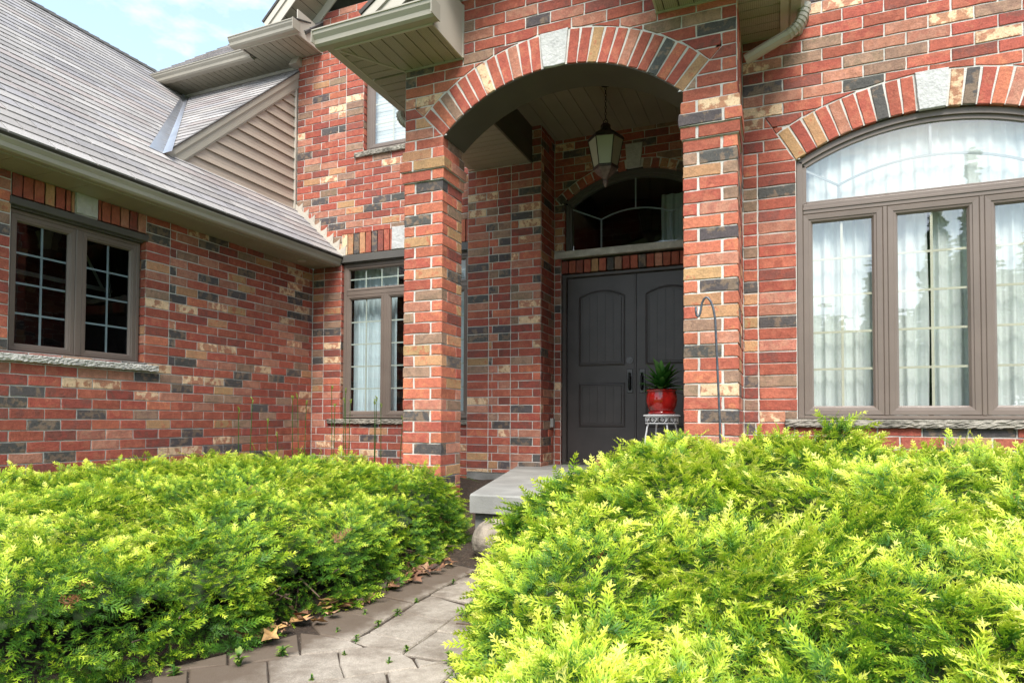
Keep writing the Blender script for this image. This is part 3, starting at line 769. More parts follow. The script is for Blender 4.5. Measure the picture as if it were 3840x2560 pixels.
r2 = ((.985 - .406) ** 2 + .136 ** 2) / (2 * .136); mid = arc(.985, 2.154 - r2, r2, .406, 1.564, 16)
for a, b_ in zip(mid[:-1], mid[1:]): bar(m, fR, a, b_, -.073)
bar(m, fR, (.406, 2.018), (.19, 2.155), -.0735); bar(m, fR, (1.564, 2.018), (1.78, 2.155), -.0735)
bar(m, fR, (.406, 1.91), (.406, 2.018), -.0735); bar(m, fR, (1.564, 1.91), (1.564, 2.018), -.0735); bar(m, fR, (.985, 2.154), (.985, 2.385), -.0735)
part(m, 'grille', M_GRILLE_D, win)
def rough_slab(fr, u0, u1, z0, z1, d0, d1, seed, nu=60, nz=7, amp=.006):
    """stone with a split (rock-faced) front"""
    r = random.Random(seed); m = MB(); V = []; F = []
    for j in range(nz + 1):
        for i in range(nu + 1):
            e = 0 if j in (0, nz) else 1
            V.append(fr.p(u0 + (u1 - u0) * i / nu, z0 + (z1 - z0) * j / nz, d1 + (r.uniform(-amp, amp) - (0 if e else amp * .9))))
    for j in range(nz):
        for i in range(nu): F.append((j * (nu + 1) + i, j * (nu + 1) + i + 1, (j + 1) * (nu + 1) + i + 1, (j + 1) * (nu + 1) + i))
    m.add(V, F)
    b0 = [fr.p(u0 + (u1 - u0) * i / nu, z1, d0) for i in range(nu + 1)]; t0 = V[nz * (nu + 1):]
    m.add(list(t0) + b0, [(i, i + 1, nu + 2 + i, nu + 1 + i) for i in range(nu)])
    b1 = [fr.p(u0 + (u1 - u0) * i / nu, z0, d0) for i in range(nu + 1)]; t1 = V[:nu + 1]
    m.add(b1 + list(t1), [(i, i + 1, nu + 2 + i, nu + 1 + i) for i in range(nu)])
    for i0 in (0, nu):
        col = [V[j * (nu + 1) + i0] for j in range(nz + 1)]; bk = [fr.p(u0 if i0 == 0 else u1, z0 + (z1 - z0) * j / nz, d0) for j in range(nz + 1)]
        m.add(col + bk, [(j, j + 1, nz + 2 + j, nz + 1 + j) for j in range(nz)])
    return m
part(rough_slab(fR, .036, 1.93, .238, .296, -.10, .035, 3, nu=90), 'window_sill', M_SILL, win)
room(fR, -.05, 2.3, -.2, 2.7, -2.0, -.13, simple('grey_green_room', (.16, .18, .17), .9, .1, 2))
curtain(fR, .13, .70, .31, 1.86, -.17, 'sheer white curtain behind the left casement of the big arched window', 6, seed=1)
curtain(fR, .70, .985, .31, 1.86, -.18, 'narrow sheer curtain panel at left inside the middle casement of the arched window', 3, seed=5, amp=.022)
curtain(fR, 1.01, 1.30, .31, 1.86, -.19, 'gathered sheer panel at right of the middle casement with a dark gap beside it', 3, seed=6, amp=.022)
curtain(fR, 1.24, 1.85, .31, 1.86, -.17, 'sheer white curtain behind the right casement cut by the photo edge', 6, seed=2)
curtain(fR, .13, 1.84, 1.86, 2.4, -.15, 'gathered white sheer filling the arched top light of the big window', 17, amp=.012, seed=3, top=lambda u: RCZ + math.sqrt(RR ** 2 - (u - RCX) ** 2) - .02)

# --- tall window in the main wall (half hidden by the left pillar)
m = MB(); u0, u1 = -5.07, -3.287
m.fbox(fB, u0 + .001, u1, .295, .325, -.12, -.05, .003); m.fbox(fB, u0 + .001, u0 + .045, .325, 2.225, -.12, -.045, .004); m.fbox(fB, u1 - .045, u1, .325, 2.225, -.12, -.045, .004)
m.fbox(fB, u0 + .045, u1 - .045, 2.185, 2.225, -.12, -.045, .004); m.fbox(fB, u0 + .045, u1 - .045, 1.83, 1.885, -.12, -.05, .005)
ux = [-4.455, -3.90]
for x in ux: m.fbox(fB, x - .02, x + .02, .325, 1.83, -.12, -.048, .004)
win2 = part(m, 'tall_window', M_FRAME)
m = MB(); m.fbox(fB, u0 - .02, u1 + .003, 2.238, 2.332, -.06, .012, .004); m.fbox(fB, u0 + .02, u1, 2.226, 2.238, -.1, -.02)
part(m, 'head_flashing', M_HEAD, win2)
for a, b_ in ((u0 + .046, -4.476), (-4.434, -3.921), (-3.879, u1 - .046)): sash(fB, a, b_, .327, 1.828, -.065, w=.055, parent=win2, cols=2, rows=5, gl=M_GLASS_D)
sash(fB, u0 + .046, u1 - .046, 1.887, 2.183, -.065, w=.035, parent=win2, cols=7, rows=2, gl=M_GLASS_D)
part(rough_slab(fB, -5.25, -3.285, .223, .283, -.12, .035, 9, nu=90, amp=.006), 'window_sill', M_SILL, win2)
room(fB, -5.3, -3.1, -.2, 2.6, -2.2, -.19)
curtain(fB, -5.05, -4.40, .30, 2.2, -.25, 'white curtain with deep folds in the left casement of the tall window', 7, seed=11, amp=.028)
curtain(fB, -4.22, -3.30, .30, 2.2, -.25, 'white curtain folds beside the dark gap in the tall window, mostly behind the left pillar', 9, seed=12, amp=.028)

# --- upstairs window
m = MB(); frame_rect(m, fB, -4.757, -4.01, 3.61, 5.08, .05, -.13, -.06)
win3 = part(m, 'upper_window', M_FRAME)
sash(fB, -4.706, -4.061, 3.661, 5.028, -.075, w=.06, parent=win3, cols=2, rows=5, gl=M_GLASS)
part(rough_slab(fB, -4.885, -3.9, 3.545, 3.605, -.12, .03, 13, nu=50, amp=.006), 'window_sill', M_SILL, win3)
room(fB, -4.9, -3.8, 3.4, 5.2, -1.4, -.19)
m = MB()
for i in range(30): z = 3.62 + i * .048; m.fbox(fB, -4.72, -4.03, z, z + .044, -.165, -.16)
tag(part(m, 'blind', M_CURT), 'x', 'blind') if False else tag(m.obj('window_blind', M_CURT), 'pale closed blind behind the small upstairs window above the left pillar', 'blind')

# --- garage window
m = MB(); g0, g1 = 3.19, 4.352
frame_rect(m, fA, g0, g1, .785, 1.935, .03, -.16, -.07, .003)
m.fbox(fA, 3.742, 3.798, .815, 1.905, -.16, -.066, .005)
m.fbox(fA, g1 - .001, 4.361, .785, 2.02, -.16, -.078)
win4 = part(m, 'garage_window', M_FRAME)
m = MB(); m.fbox(fA, 3.165, 4.375, 1.95, 2.012, -.10, .016, .006); m.fbox(fA, g0, g1, 1.936, 1.95, -.12, -.03)
part(m, 'head_flashing', M_HEAD, win4)
sash(fA, g0 + .031, 3.741, .816, 1.904, -.09, w=.058, parent=win4, cols=2, rows=4, gl=M_GLASS_D, grille=M_GRILLE_D)
sash(fA, 3.799, g1 - .031, .816, 1.904, -.09, w=.058, parent=win4, cols=2, rows=4, gl=M_GLASS_D, grille=M_GRILLE_D)
part(rough_slab(fA, 3.02, 4.49, .722, .782, -.12, .045, 17, nu=80, amp=.006), 'window_sill', M_SILL_L, win4)
room(fA, 2.6, 5.2, .2, 2.6, -2.2, -.20)
mt = MB(); gp = lambda u, z, d: fA.p(u, z, d)
mt.tube([gp(2.7, 1.66, -1.0), gp(4.75, 1.62, -1.0)], .022, 4); mt.tube([gp(4.2, 2.3, -.95), gp(4.62, 1.62, -.95)], .016, 4); mt.tube([gp(4.66, 2.3, -.95), gp(4.70, 1.55, -.95)], .012, 4)
tag(mt.obj('door_track', M_PLASTIC), 'grey steel overhead door track seen through the dark garage window', 'track')

# --- door, frame and transom
fDr = fD
m = MB()
for a, b_ in ((-2.306, -2.255), (-.685, -.634)): m.fbox(fD, a, b_, FLOOR, 1.95, -.14, -.03, .006)
m.fbox(fD, -2.45, -2.30, FLOOR, 3.3, -.16, -.10); m.fbox(fD, -.64, -.5, FLOOR, 3.3, -.16, -.10); m.fbox(fD, -2.45, -.5, 1.96, 2.12, -.16, -.10)
m.fbox(fD, -2.306, -.634, 1.915, 1.952, -.14, -.028, .006)
m.fbox(fD, -2.255, -.685, FLOOR, FLOOR + .03, -.16, -.02)
part(m, 'door_frame', simple('dark_door_trim', (.055, .047, .042), .45, .1, 4))
def door(x0, x1, px0, px1, hx, bolt, mirror):
    m = MB(); m.fbox(fD, x0, x1, FLOOR + .03, 1.913, -.12, -.075, .003)
    dr = part(m, 'door', M_DOOR)
    pc = (px0 + px1) / 2; hw = (px1 - px0) / 2
    for (z0, z1, rise) in ((.894, 1.682, .075), (.204, .700, 0)):
        m = MB()
        def outline(k):
            pts = [(px0 + k, z0 + k), (px1 - k, z0 + k)]
            if rise:
                R = (hw * hw + rise * rise) / (2 * rise); cz = z1 + rise - R
                pts += [(x, cz + math.sqrt((R - k) ** 2 - (x - pc) ** 2)) for x in [px1 - k - (px1 - px0 - 2 * k) * i / 10 for i in range(11)]]
            else: pts += [(px1 - k, z1 - k), (px0 + k, z1 - k)]
            return pts
        lv = [(0, -.075), (.006, -.066), (.016, -.064), (.024, -.078), (.034, -.080), (.042, -.070)]
        for (ka, da), (kb, db) in zip(lv[:-1], lv[1:]):
            A, B = outline(ka), outline(kb); n = len(A)
            m.add([fD.p(*q, da) for q in A] + [fD.p(*q, db) for q in B], [(i, (i + 1) % n, n + (i + 1) % n, n + i) for i in range(n)])
        part(m, 'panel_moulding', M_DOOR, dr)
        k = .042; np_ = 5; w = (px1 - px0 - 2 * k) / np_
        for i in range(np_):
            a = px0 + k + i * w; b_ = a + w
            P = [(a + .003, z0 + k), (b_ - .003, z0 + k)]
            if rise:
                R = (hw * hw + rise * rise) / (2 * rise); cz = z1 + rise - R; f = lambda x: cz + math.sqrt((R - k) ** 2 - (x - pc) ** 2)
                P += [(b_ - .003, f(b_ - .003)), ((a + b_) / 2, f((a + b_) / 2)), (a + .003, f(a + .003))]
            else: P += [(b_ - .003, z1 - k), (a + .003, z1 - k)]
            m = MB(); m.fprism(fD, P, -.078, -.070); part(m, 'plank', M_DOOR, dr)
    m = MB(); m.fbox(fD, hx - .033, hx + .033, .585, .85, -.076, -.066, .004)
    m.tube([fD.p(hx, .80, -.07), fD.p(hx, .80, -.03), fD.p(hx, .77, -.018), fD.p(hx, .65, -.018), fD.p(hx, .625, -.03), fD.p(hx, .62, -.07)], .012, 8)
    part(m, 'handle', M_BLACK, dr)
    if bolt:
        m = MB(); m.tube([fD.p(hx, .947, -.08), fD.p(hx, .947, -.062)], .038, 12); m.tube([fD.p(hx, .947, -.064), fD.p(hx, .947, -.052)], .018, 10)
        part(m, 'deadbolt', M_BLACK, dr)
    return dr
door(-2.252, -1.478, -2.120, -1.585, -1.531, True, 0)
door(-1.462, -.688, -1.360, -.825, -1.395, False, 1)
m = MB(); m.fbox(fD, -1.480, -1.458, FLOOR + .03, 1.913, -.08, -.062, .004); part(m, 'door_astragal', M_DOOR)
# transom window
m = MB(); tx0, tx1 = -2.268, -.672
def darc(k, x0, x1): return arc(DCX, DCZ, DR - k, x0, x1)
m.ribbon(fD, darc(.05, tx0 + .04, tx1 - .04), darc(.003, tx0 + .003, tx1 - .003), -.13, -.05)
m.ribbon(fD, darc(.085, tx0 + .07, tx1 - .07), darc(.048, tx0 + .038, tx1 - .038), -.13, -.068)
zl = darc(.003, tx0 + .003, tx1 - .003)[0][1] - .001
m.fbox(fD, tx0 + .003, tx0 + .04, 2.215, zl - .03, -.13, -.05); m.fbox(fD, tx1 - .04, tx1 - .003, 2.215, zl - .03, -.13, -.05)
m.fbox(fD, tx0 + .04, tx0 + .068, 2.235, zl - .06, -.13, -.068); m.fbox(fD, tx1 - .068, tx1 - .04, 2.235, zl - .06, -.13, -.068); m.fbox(fD, tx0 + .04, tx1 - .04, 2.215, 2.236, -.13, -.068)
win5 = part(m, 'transom_window', M_HEAD)
m = MB(); C2 = darc(.08, tx0 + .066, tx1 - .066)
m.add([fD.p(u, z, -.09) for u, z in [(C2[0][0], 2.23), (C2[-1][0], 2.23)] + C2[::-1]], [tuple(range(len(C2) + 2))]); part(m, 'pane', M_GLASS_D, win5)
m = MB(); jx0, jx1, jz = -1.861, -1.079, 2.565; r2 = ((jx1 - jx0) ** 2 / 4 + .085 ** 2) / (2 * .085)
mid = arc(DCX, jz + .085 - r2, r2, jx0, jx1, 12)
for a, b_ in zip(mid[:-1], mid[1:]): bar(m, fD, a, b_, -.094)
bar(m, fD, (jx0, 2.235), (jx0, jz), -.0945); bar(m, fD, (jx1, 2.235), (jx1, jz), -.0945); bar(m, fD, (jx0, jz), (-2.2, 2.72), -.0945); bar(m, fD, (jx1, jz), (-.74, 2.72), -.0945)
bar(m, fD, (DCX, jz + .085), (DCX, 2.99), -.0945)
part(m, 'grille', M_GRILLE_D, win5)
m = MB(); m.fbox(fD, -2.388, -.56, 2.135, 2.213, -.13, .022, .006); part(m, 'transom_sill', M_SILL_L, win5)
room(fD, -2.5, -.5, 2.0, 3.3, -2.5, -.16)
curtain(fD, -1.30, -.95, 2.2, 3.0, -.8, 'dim narrow drape seen through the dark transom above the front door', 3, seed=21)

# ------------------------------------------------------------------ porch ceiling, arch soffit, floor
m = MB()
n = 40; t_end = math.asin(.944 / AR)
for i in range(n):
    t0 = -t_end + 2 * t_end * i / n; t1 = -t_end + 2 * t_end * (i + 1) / n; r0, r1 = AR - .006, AR + .03
    def q(t, r, y): return (ACX + math.sin(t) * r, y, ACZ + math.cos(t) * r)
    m.hexa([q(t0, r0, YP + .012), q(t1, r0, YP + .012), q(t1, r0, YP + .372), q(t0, r0, YP + .372), q(t0, r1, YP + .012), q(t1, r1, YP + .012), q(t1, r1, YP + .372), q(t0, r1, YP + .372)])
part(m, 'arch_soffit', M_BAND)
CZ = 3.513
bw = 0.1525; x = -2.50; i = 0
while x < XD1:                                     # tongue-and-groove ceiling boards running front to back
    m = MB(); x1_ = min(x + bw, XD1)
    m.box(x + .004, x1_ - .004, YP + .357, YD, CZ, CZ + .012); m.box(x - .004, x + .004, YP + .357, YD, CZ + .008, CZ + .014)
    part(m, 'ceiling_board', M_CEIL); x += bw
m = MB(); m.box(-2.52, XD1, YP + .1, YD + .1, CZ + .014, CZ + .05); part(m, 'ceiling_deck', M_SHEATH)

def gutter(m, a, b_, outd, cap=True):
    """K-style gutter from a to b (top back edge), outd = outward horizontal unit"""
    o = Vector(outd); Z = Vector((0, 0, 1))
    prof = [(0, 0), (0, -.11), (.065, -.11), (.085, -.095), (.092, -.065), (.115, -.035), (.120, -.012), (.128, -.010), (.128, 0), (.118, 0), (.116, -.02), (.09, -.05), (.06, -.10), (.005, -.10), (.005, 0)]
    s_ = MB(); s_.sweep([o * p + Z * q for p, q in prof], a, b_)
    m.v, k = m.v, len(m.v)
    m.add(s_.v, s_.f)
def boards_soffit(poly_fn, axis, lo, hi, step, name='soffit_panel', mat=M_SOFFIT):
    """poly_fn(a,b) -> world quad for the slice a..b ; each ribbed panel one piece"""
    a = lo
    while a < hi - 1e-4:
        b_ = min(a + step, hi); Q = poly_fn(a + .003, b_ - .003)
        if Q: m = MB(); Qt = [(x, y, z + .008) for x, y, z in Q]; m.hexa(list(Q) + Qt); part(m, name, mat)
        a = b_

# --- porch eaves: left return, left side beam, right mirror
SZ = 3.175
def eave_side(sgn):
    mx = lambda x: x if sgn < 0 else 2 * ACX - x
    xo, xi = -3.185, -2.318; yf = 4.160; xo_in = -3.165; ZB = 3.120 if sgn < 0 else 3.165
    yb = YC if sgn < 0 else YR
    xin = -2.507 if sgn < 0 else XL0     # inner edge behind the arch wall
    zz = lambda y: SZ + (ZB - SZ) * max(0, (y - YP) / (YC - YP))
    # front return panels, mitred at the outer corner
    step = .101
    def mit(x): return min(YP - .0, yf + (x - xo) * (YP - yf) / (XL0 - xo)) if x < XL0 else YP
    x = xo
    while x < xi - .01:
        x2 = min(x + step, xi); m = MB(); a, b_ = x + .004, x2 - .004
        P = [(mx(a), yf, SZ), (mx(b_), yf, SZ), (mx(b_), mit(b_), SZ), (mx(a), max(mit(a), yf + .002), SZ)]
        if sgn > 0: P = P[::-1]
        m.hexa(P + [(p[0], p[1], p[2] + .01) for p in P]); part(m, 'soffit_panel', M_SOFFIT); x = x2
    # side panels running across, from mitre back to the wall
    y = yf
    while y < yb - .01:
        y2 = min(y + step, yb); a, b_ = y + .004, y2 - .004; m = MB()
        def lim(yy): return (xo + (yy - yf) * (XL0 - xo) / (YP - yf)) if yy < YP else (XL0 if yy < YP + .357 else xin)
        if a < YP < b_: b_ = YP
        P = [(mx(xo), a, zz(a)), (mx(lim(a + 1e-4)), a, zz(a)), (mx(lim(b_ - 1e-4)), b_, zz(b_)), (mx(xo), b_, zz(b_))]
        if sgn > 0: P = P[::-1]
        m.hexa(P + [(p[0], p[1], p[2] + .01) for p in P]); part(m, 'soffit_panel', M_SOFFIT); y = y2
    # dark core above the panels
    m = MB()
    def bx(xa, xb, ya, yb_, za, zb): m.box(min(mx(xa), mx(xb)), max(mx(xa), mx(xb)), ya, yb_, za, zb)
    bx(xo + .01, xi - .01, yf + .01, YP, SZ + .012, SZ + .05); bx(xo + .01, XL0, YP, yb, SZ + .012, SZ + .05)
    if sgn < 0: bx(XL0, xin - .01, YP + .36, yb, SZ + .012, SZ + .05)
    part(m, 'eave_deck', M_SHEATH)
    # trims, fascia
    m = MB()
    bx(xo, xi, yf - .012, yf, SZ - .006, SZ + .16); bx(xo - .012, xo, yf - .012, yb, SZ - .004, SZ + .16)
    bx(xo, xo + .055, yf, yb, SZ - .014, SZ - .001) if sgn > 0 else None
    part(m, 'fascia', M_ALU_L)
    m = MB(); yq = YP - .02
    bx(xo + .0, xo + .03, yf, yf + .03, SZ - .005, SZ - .0015)
    # mitre strip
    a = Vector((mx(xo), yf, SZ - .004)); b_ = Vector((mx(XL0), YP, SZ - .004)); dd = (b_ - a).normalized(); nn = Vector((-dd.y, dd.x, 0)) * .012
    m.hexa([a - nn, b_ - nn, b_ + nn, a + nn] + [p + Vector((0, 0, .006)) for p in (a - nn, b_ - nn, b_ + nn, a + nn)])
    bx(XL0, xi, YP - .014, YP - .001, SZ - .012, SZ - .0005)
    part(m, 'soffit_channel', M_ALU)
    # end panel of the return, tall, in the plane x = xi
    m = MB()
    z_t = lambda y: 3.95
    bx(xi - .012, xi, yf - .01, YP - .001, SZ - .006, 3.60); bx(xi - .001, xi + .006, YP - .02, YP - .001, SZ - .004, 3.60)
    part(m, 'return_end_panel', M_ALU_L)
    # gutter on the front of the return
    m = MB(); ga = (mx(xo - .14), yf - .012, SZ + .115); gb = (mx(xi + .055), yf - .012, SZ + .115)
    if sgn > 0: ga, gb = gb, ga
    gutter(m, ga, gb, (0, -1, 0))
    ex = mx(xi + .055)
    m.hexa([(ex - .003, yf - .145, SZ + .0), (ex + .003, yf - .145, SZ + .0), (ex + .003, yf - .012, SZ + .0), (ex - .003, yf - .012, SZ + .0),
            (ex - .003, yf - .145, SZ + .12), (ex + .003, yf - .145, SZ + .12), (ex + .003, yf - .012, SZ + .12), (ex - .003, yf - .012, SZ + .12)])
    if sgn > 0: gutter(m, (mx(xo - .012), yf - .012, SZ + .085), (mx(xo - .012), yb, SZ + .085), (1, 0, 0))
    if sgn < 0: gutter(m, (xo - .012, YC - .01, SZ + .075), (xo - .012, yf - .012, SZ + .115), (-1, 0, 0)); m.box(xo - .14, xo - .134, yf - .14, yf - .012, SZ + .02, SZ + .113)
    part(m, 'gutter', M_ALU)
    # little shingled roof on the return
    m = MB(); P = [(mx(xo - .1), yf - .05, SZ + .125), (mx(xi - .03), yf - .05, SZ + .125), (mx(xi - .03), YP, SZ + .34), (mx(xo + .3), YP, SZ + .34)]
    if sgn > 0: P = P[::-1]
    m.hexa(P + [(p[0], p[1], p[2] + .02) for p in P]); part(m, 'return_roof', M_SHEATH)
eave_side(-1); eave_side(1)
# inner vertical face of the left side beam
m = MB(); m.box(-2.507, -2.497, YP + .36, YC, 3.115, CZ - .002); m.box(-2.512, -2.490, YP + .36, YC, 3.108, 3.135); m.box(-2.496, -2.492, YP + .36, YC, 3.30, 3.312)
part(m, 'beam_fascia', M_BAND)
# porch gable roof with rakes
def gable(cx, eave_x, ez, slope, yf, yb, name_prefix, thick=.16, mat=M_ALU_L):
    hw = cx - eave_x; rz = ez + hw * slope
    l = math.hypot(1, slope)
    for sgn in (-1, 1):
        ex = cx + sgn * hw
        # roof deck
        m = MB(); nx, nz_ = sgn * slope / l, 1 / l
        def q(x, z, y, k): return (x + nx * k, y, z + nz_ * k)
        m.hexa([q(ex, ez, yf, 0), q(cx, rz, yf, 0), q(cx, rz, yb, 0), q(ex, ez, yb, 0), q(ex, ez, yf, .03), q(cx, rz, yf, .03), q(cx, rz, yb, .03), q(ex, ez, yb, .03)]
               if sgn < 0 else [q(cx, rz, yf, 0), q(ex, ez, yf, 0), q(ex, ez, yb, 0), q(cx, rz, yb, 0), q(cx, rz, yf, .03), q(ex, ez, yf, .03), q(ex, ez, yb, .03), q(cx, rz, yb, .03)])
        part(m, name_prefix + '_roof', M_SHEATH)
        for (k0, k1, y0, y1, nm) in ((-.075, -.004, yf + .012, yf + .03, 'rake_board'), (-.19, -.075, yf + .03, yf + .045, 'rake_board')):
            m = MB()
            P = [q(ex, ez, y0, k0), q(cx, rz, y0, k0), q(cx, rz, y1, k0), q(ex, ez, y1, k0), q(ex, ez, y0, k1), q(cx, rz, y0, k1), q(cx, rz, y1, k1), q(ex, ez, y1, k1)]
            if sgn > 0: P = [P[1], P[0], P[3], P[2], P[5], P[4], P[7], P[6]]
            m.hexa(P); part(m, nm, mat)
gable(ACX, -2.98, 3.42, .667, 4.175, YR, 'porch')
for sgn in (-1, 1):  # sloping perforated rake soffit + frieze behind the porch rake
    m = MB(); l = math.hypot(1, .667)
    ex = ACX + sgn * 1.425; ez = 3.42 - .17 * l
    P = [(ex, 4.22, ez), (ACX, 4.22, ez + 1.425 * .667), (ACX, YP, ez + 1.425 * .667), (ex, YP, ez)]
    if sgn > 0: P = P[::-1]
    m.hexa(P + [(p[0], p[1], p[2] + .008) for p in P]); part(m, 'rake_soffit', M_SOFFIT)

# --- second-storey bay gable and its return
def return_b():
    xo, xi, yf, z = -6.316, -5.425, 6.311, 5.0
    x = -8.3
    while x < xi - .01:
        x2 = min(x + .101, xi); y0 = yf if x >= xo - .02 else 6.55
        yb = YB if x2 > XB0 else 6.905
        m = MB(); P = [(x + .004, y0, z), (x2 - .004, y0, z), (x2 - .004, yb, z), (x + .004, yb, z)]; m.hexa(P + [(p[0], p[1], p[2] + .01) for p in P]); part(m, 'soffit_panel', M_SOFFIT); x = x2
    m = MB(); m.box(xo, xi, yf - .012, yf, z - .006, z + .13); m.box(-8.3, xo, 6.538, 6.55, z - .006, z + .10); m.box(xo - .012, xo, yf - .012, 6.55, z + .002, z + .13)
    m.box(xi, xi + .012, yf - .012, YB - .001, z - .006, z + .30)
    part(m, 'fascia', M_ALU_L)
    m = MB(); m.box(xo + .01, xi - .01, yf + .01, YB, z + .012, z + .05); m.box(-8.3, xo, 6.56, 6.9, z + .012, z + .05); part(m, 'eave_deck', M_SHEATH)
    m = MB(); gutter(m, (xo - .11, yf - .012, z + .115), (xi + .05, yf - .012, z + .115), (0, -1, 0)); ex = xi + .05
    m.box(ex - .003, ex + .003, yf - .15, yf - .01, z + .0, z + .12); part(m, 'gutter', M_ALU)
    m = MB(); gutter(m, (-8.10, 6.538, z + .085), (xo - .0, 6.538, z + .085), (0, -1, 0)); part(m, 'gutter', M_ALU)
    m = MB(); P = [(xo - .05, yf - .1, z + .125), (xi + .03, yf - .1, z + .125), (xi - .0, YB, z + .34), (xo + .2, YB, z + .34)]; m.hexa(P + [(p[0], p[1], p[2] + .02) for p in P]); part(m, 'return_roof', M_SHEATH)
return_b()
BCX = -3.6; gable(BCX, -5.99, 5.283, .906, 6.325, 9.0, 'bay')
m = MB(); l = math.hypot(1, .906)
ez = 5.283 - .17 * l; x = -5.99; k = 0
while x < BCX - .1:                                 # ribbed rake soffit panels
    x2 = x + .10; m = MB(); f = lambda xx: ez + (xx + 5.99) * .906
    P = [(x + .004, 6.37, f(x + .004)), (x2 - .004, 6.37, f(x2 - .004)), (x2 - .004, YB, f(x2 - .004)), (x + .004, YB, f(x + .004))]
    m.hexa(P + [(p[0], p[1], p[2] + .008) for p in P]); part(m, 'rake_soffit', M_SOFFIT); x = x2
m = MB(); fz = lambda xx: ez + (xx + 5.99) * .906
P = [(-5.75, fz(-5.75) - .14), (BCX, fz(BCX) - .14), (BCX, fz(BCX)), (-5.75, fz(-5.75))]; m.fprism(fB, P, .002, .02); part(m, 'frieze_board', M_ALU_L)
# upper wall behind the small gable and block behind walls
m = MB(); m.box(-8.4, XB0, 6.905, 7.05, 3.0, 5.0); part(m, 'upper_wall', M_MORTAR)

# ------------------------------------------------------------------ roofs with individual shingle tabs
SHC = [(.30, .285, .275), (.33, .315, .305), (.27, .26, .26), (.35, .335, .325), (.30, .27, .26), (.285, .275, .28)]
def shingles(fr, u0, u1, nrow, expo, clips, base_poly, tabw=.333, wall='garage_roof', seed=0):
    r = random.Random(seed)
    for j in range(nrow):
        off = (j % 6) * tabw / 2 if False else (tabw / 2 if j % 2 else 0) + r.uniform(-.01, .01)
        u = u0 - off; v0 = j * expo
        stripc = r.choice(SHC); cnt = 0
        while u < u1:
            if cnt % 3 == 0: stripc = r.choice(SHC)
            cnt += 1
            P = rect(u + .0055, u + tabw - .0055, v0 + .002, v0 + expo + .003)
            for (a, b_, c_) in clips:
                if len(P) > 2: P = clip(P, a, b_, c_)
            if len(P) > 2 and abs(area(P)) > .0006:
                V = []; n = len(P)
                for (uu, vv) in P:                   # butt edge lifted, top edge tucked under the next row
                    k = (vv - v0) / (expo + .01); V.append(fr.p(uu, vv + (r.uniform(-.002, .002) if k < .1 else 0), .0095 * (1 - k) + .0015 + r.uniform(0, .0012)))
                for (uu, vv) in P: V.append(fr.p(uu, vv, -.004))
                F = [tuple(range(n))] + [(n + i, n + (i + 1) % n, (i + 1) % n, i) for i in range(n)]
                jv = r.uniform(.88, 1.1); c_ = tuple(x * jv for x in stripc) + (1,)
                cen = fr.p(sum(p[0] for p in P) / n, sum(p[1] for p in P) / n)
                PIECES.append(dict(v=V, f=F, a=c_, b=c_, p=.5, wall=wall, name='shingle', mat=M_SHING, hidden=False))
            u += tabw
# garage roof: eave along Y at x=-5.06, rising toward -X
gs = .905; gl = math.hypot(1, gs)
# U must satisfy U x V = outward normal (pointing +X,+Z): U=+Y, V=(-1,0,gs)
fG = Slope((-5.045, 0, 2.312), (0, 1, 0), (-1, 0, gs))
RIDGE_V = (8.42 - 5.045) * gl
# valley with the cricket: garage z = 2.312+gs*(-5.045-x); cricket z = 2.94+.917*(y-4.703)
# in garage coords: u=y, v -> z = 2.312 + v*gs/gl ; cricket front side kept: z >= cricket => v*gs/gl +2.312 >= 2.94+.917*(u-4.703)
kx = gs / gl
def v_of_x(x): return (-5.045 - x) * gl
# region 1: y < YB, limited on the main wall; cut by valley where x < -5.83
clips_g = [(0, 1, RIDGE_V), (1, 0, YB - .0)]
cricket_c = 2.94 - .917 * 4.703
cl_low = clips_g + [(0, 1, v_of_x(-5.815))]
cl_up = clips_g + [(0, -1, -v_of_x(-5.815)), (.917, -kx, 2.312 - cricket_c + .0)]
expo = .140; nrow = int(RIDGE_V / expo) + 1
shingles(fG, 1.2, YB, int(v_of_x(-5.815) / expo) + 1, expo, cl_low, None, seed=1)
def shingles_from(fr, u0, u1, j0, j1, **kw):
    pass
r_ = random.Random(5)
class Off(Slope):
    pass
j0 = int(v_of_x(-5.815) / expo)
fG2 = Slope(fG.p(0, j0 * expo), (0, 1, 0), (-1, 0, gs))
cl_up2 = [(0, 1, RIDGE_V - j0 * expo), (0, -1, -(v_of_x(-5.815) - j0 * expo)), (.917, -kx, 2.312 + kx * j0 * expo - cricket_c), (1, 0, 9.0)]
shingles(fG2, 1.2, 9.0, nrow - j0, expo, cl_up2, None, seed=2)
# decks under the shingles
m = MB()
Q = [fG.p(1.2, 0, -.006), fG.p(YB, 0, -.006), fG.p(YB, v_of_x(-5.84), -.006), fG.p(1.2, v_of_x(-5.84), -.006)]
m.hexa([fG.p(1.2, 0, -.03), fG.p(YB, 0, -.03), fG.p(YB, v_of_x(-5.84), -.03), fG.p(1.2, v_of_x(-5.84), -.03)] + Q)
yv = lambda x: (2.312 + gs * (-5.045 - x) - cricket_c) / .917      # valley y at x
A_ = [(1.2, v_of_x(-5.84)), (yv(-5.84), v_of_x(-5.84)), (yv(-8.42) - .0, RIDGE_V), (1.2, RIDGE_V)]
m.fprism(fG, A_, -.03, -.006)
m.fprism(fG, [(1.2, -.01), (YB - .01, -.01), (YB - .01, .03), (1.2, .03)], -.03, .001)
deck = part(m, 'garage_roof', M_SHEATH); WALLS['garage_roof'] = deck
m = MB()                                            # far slope
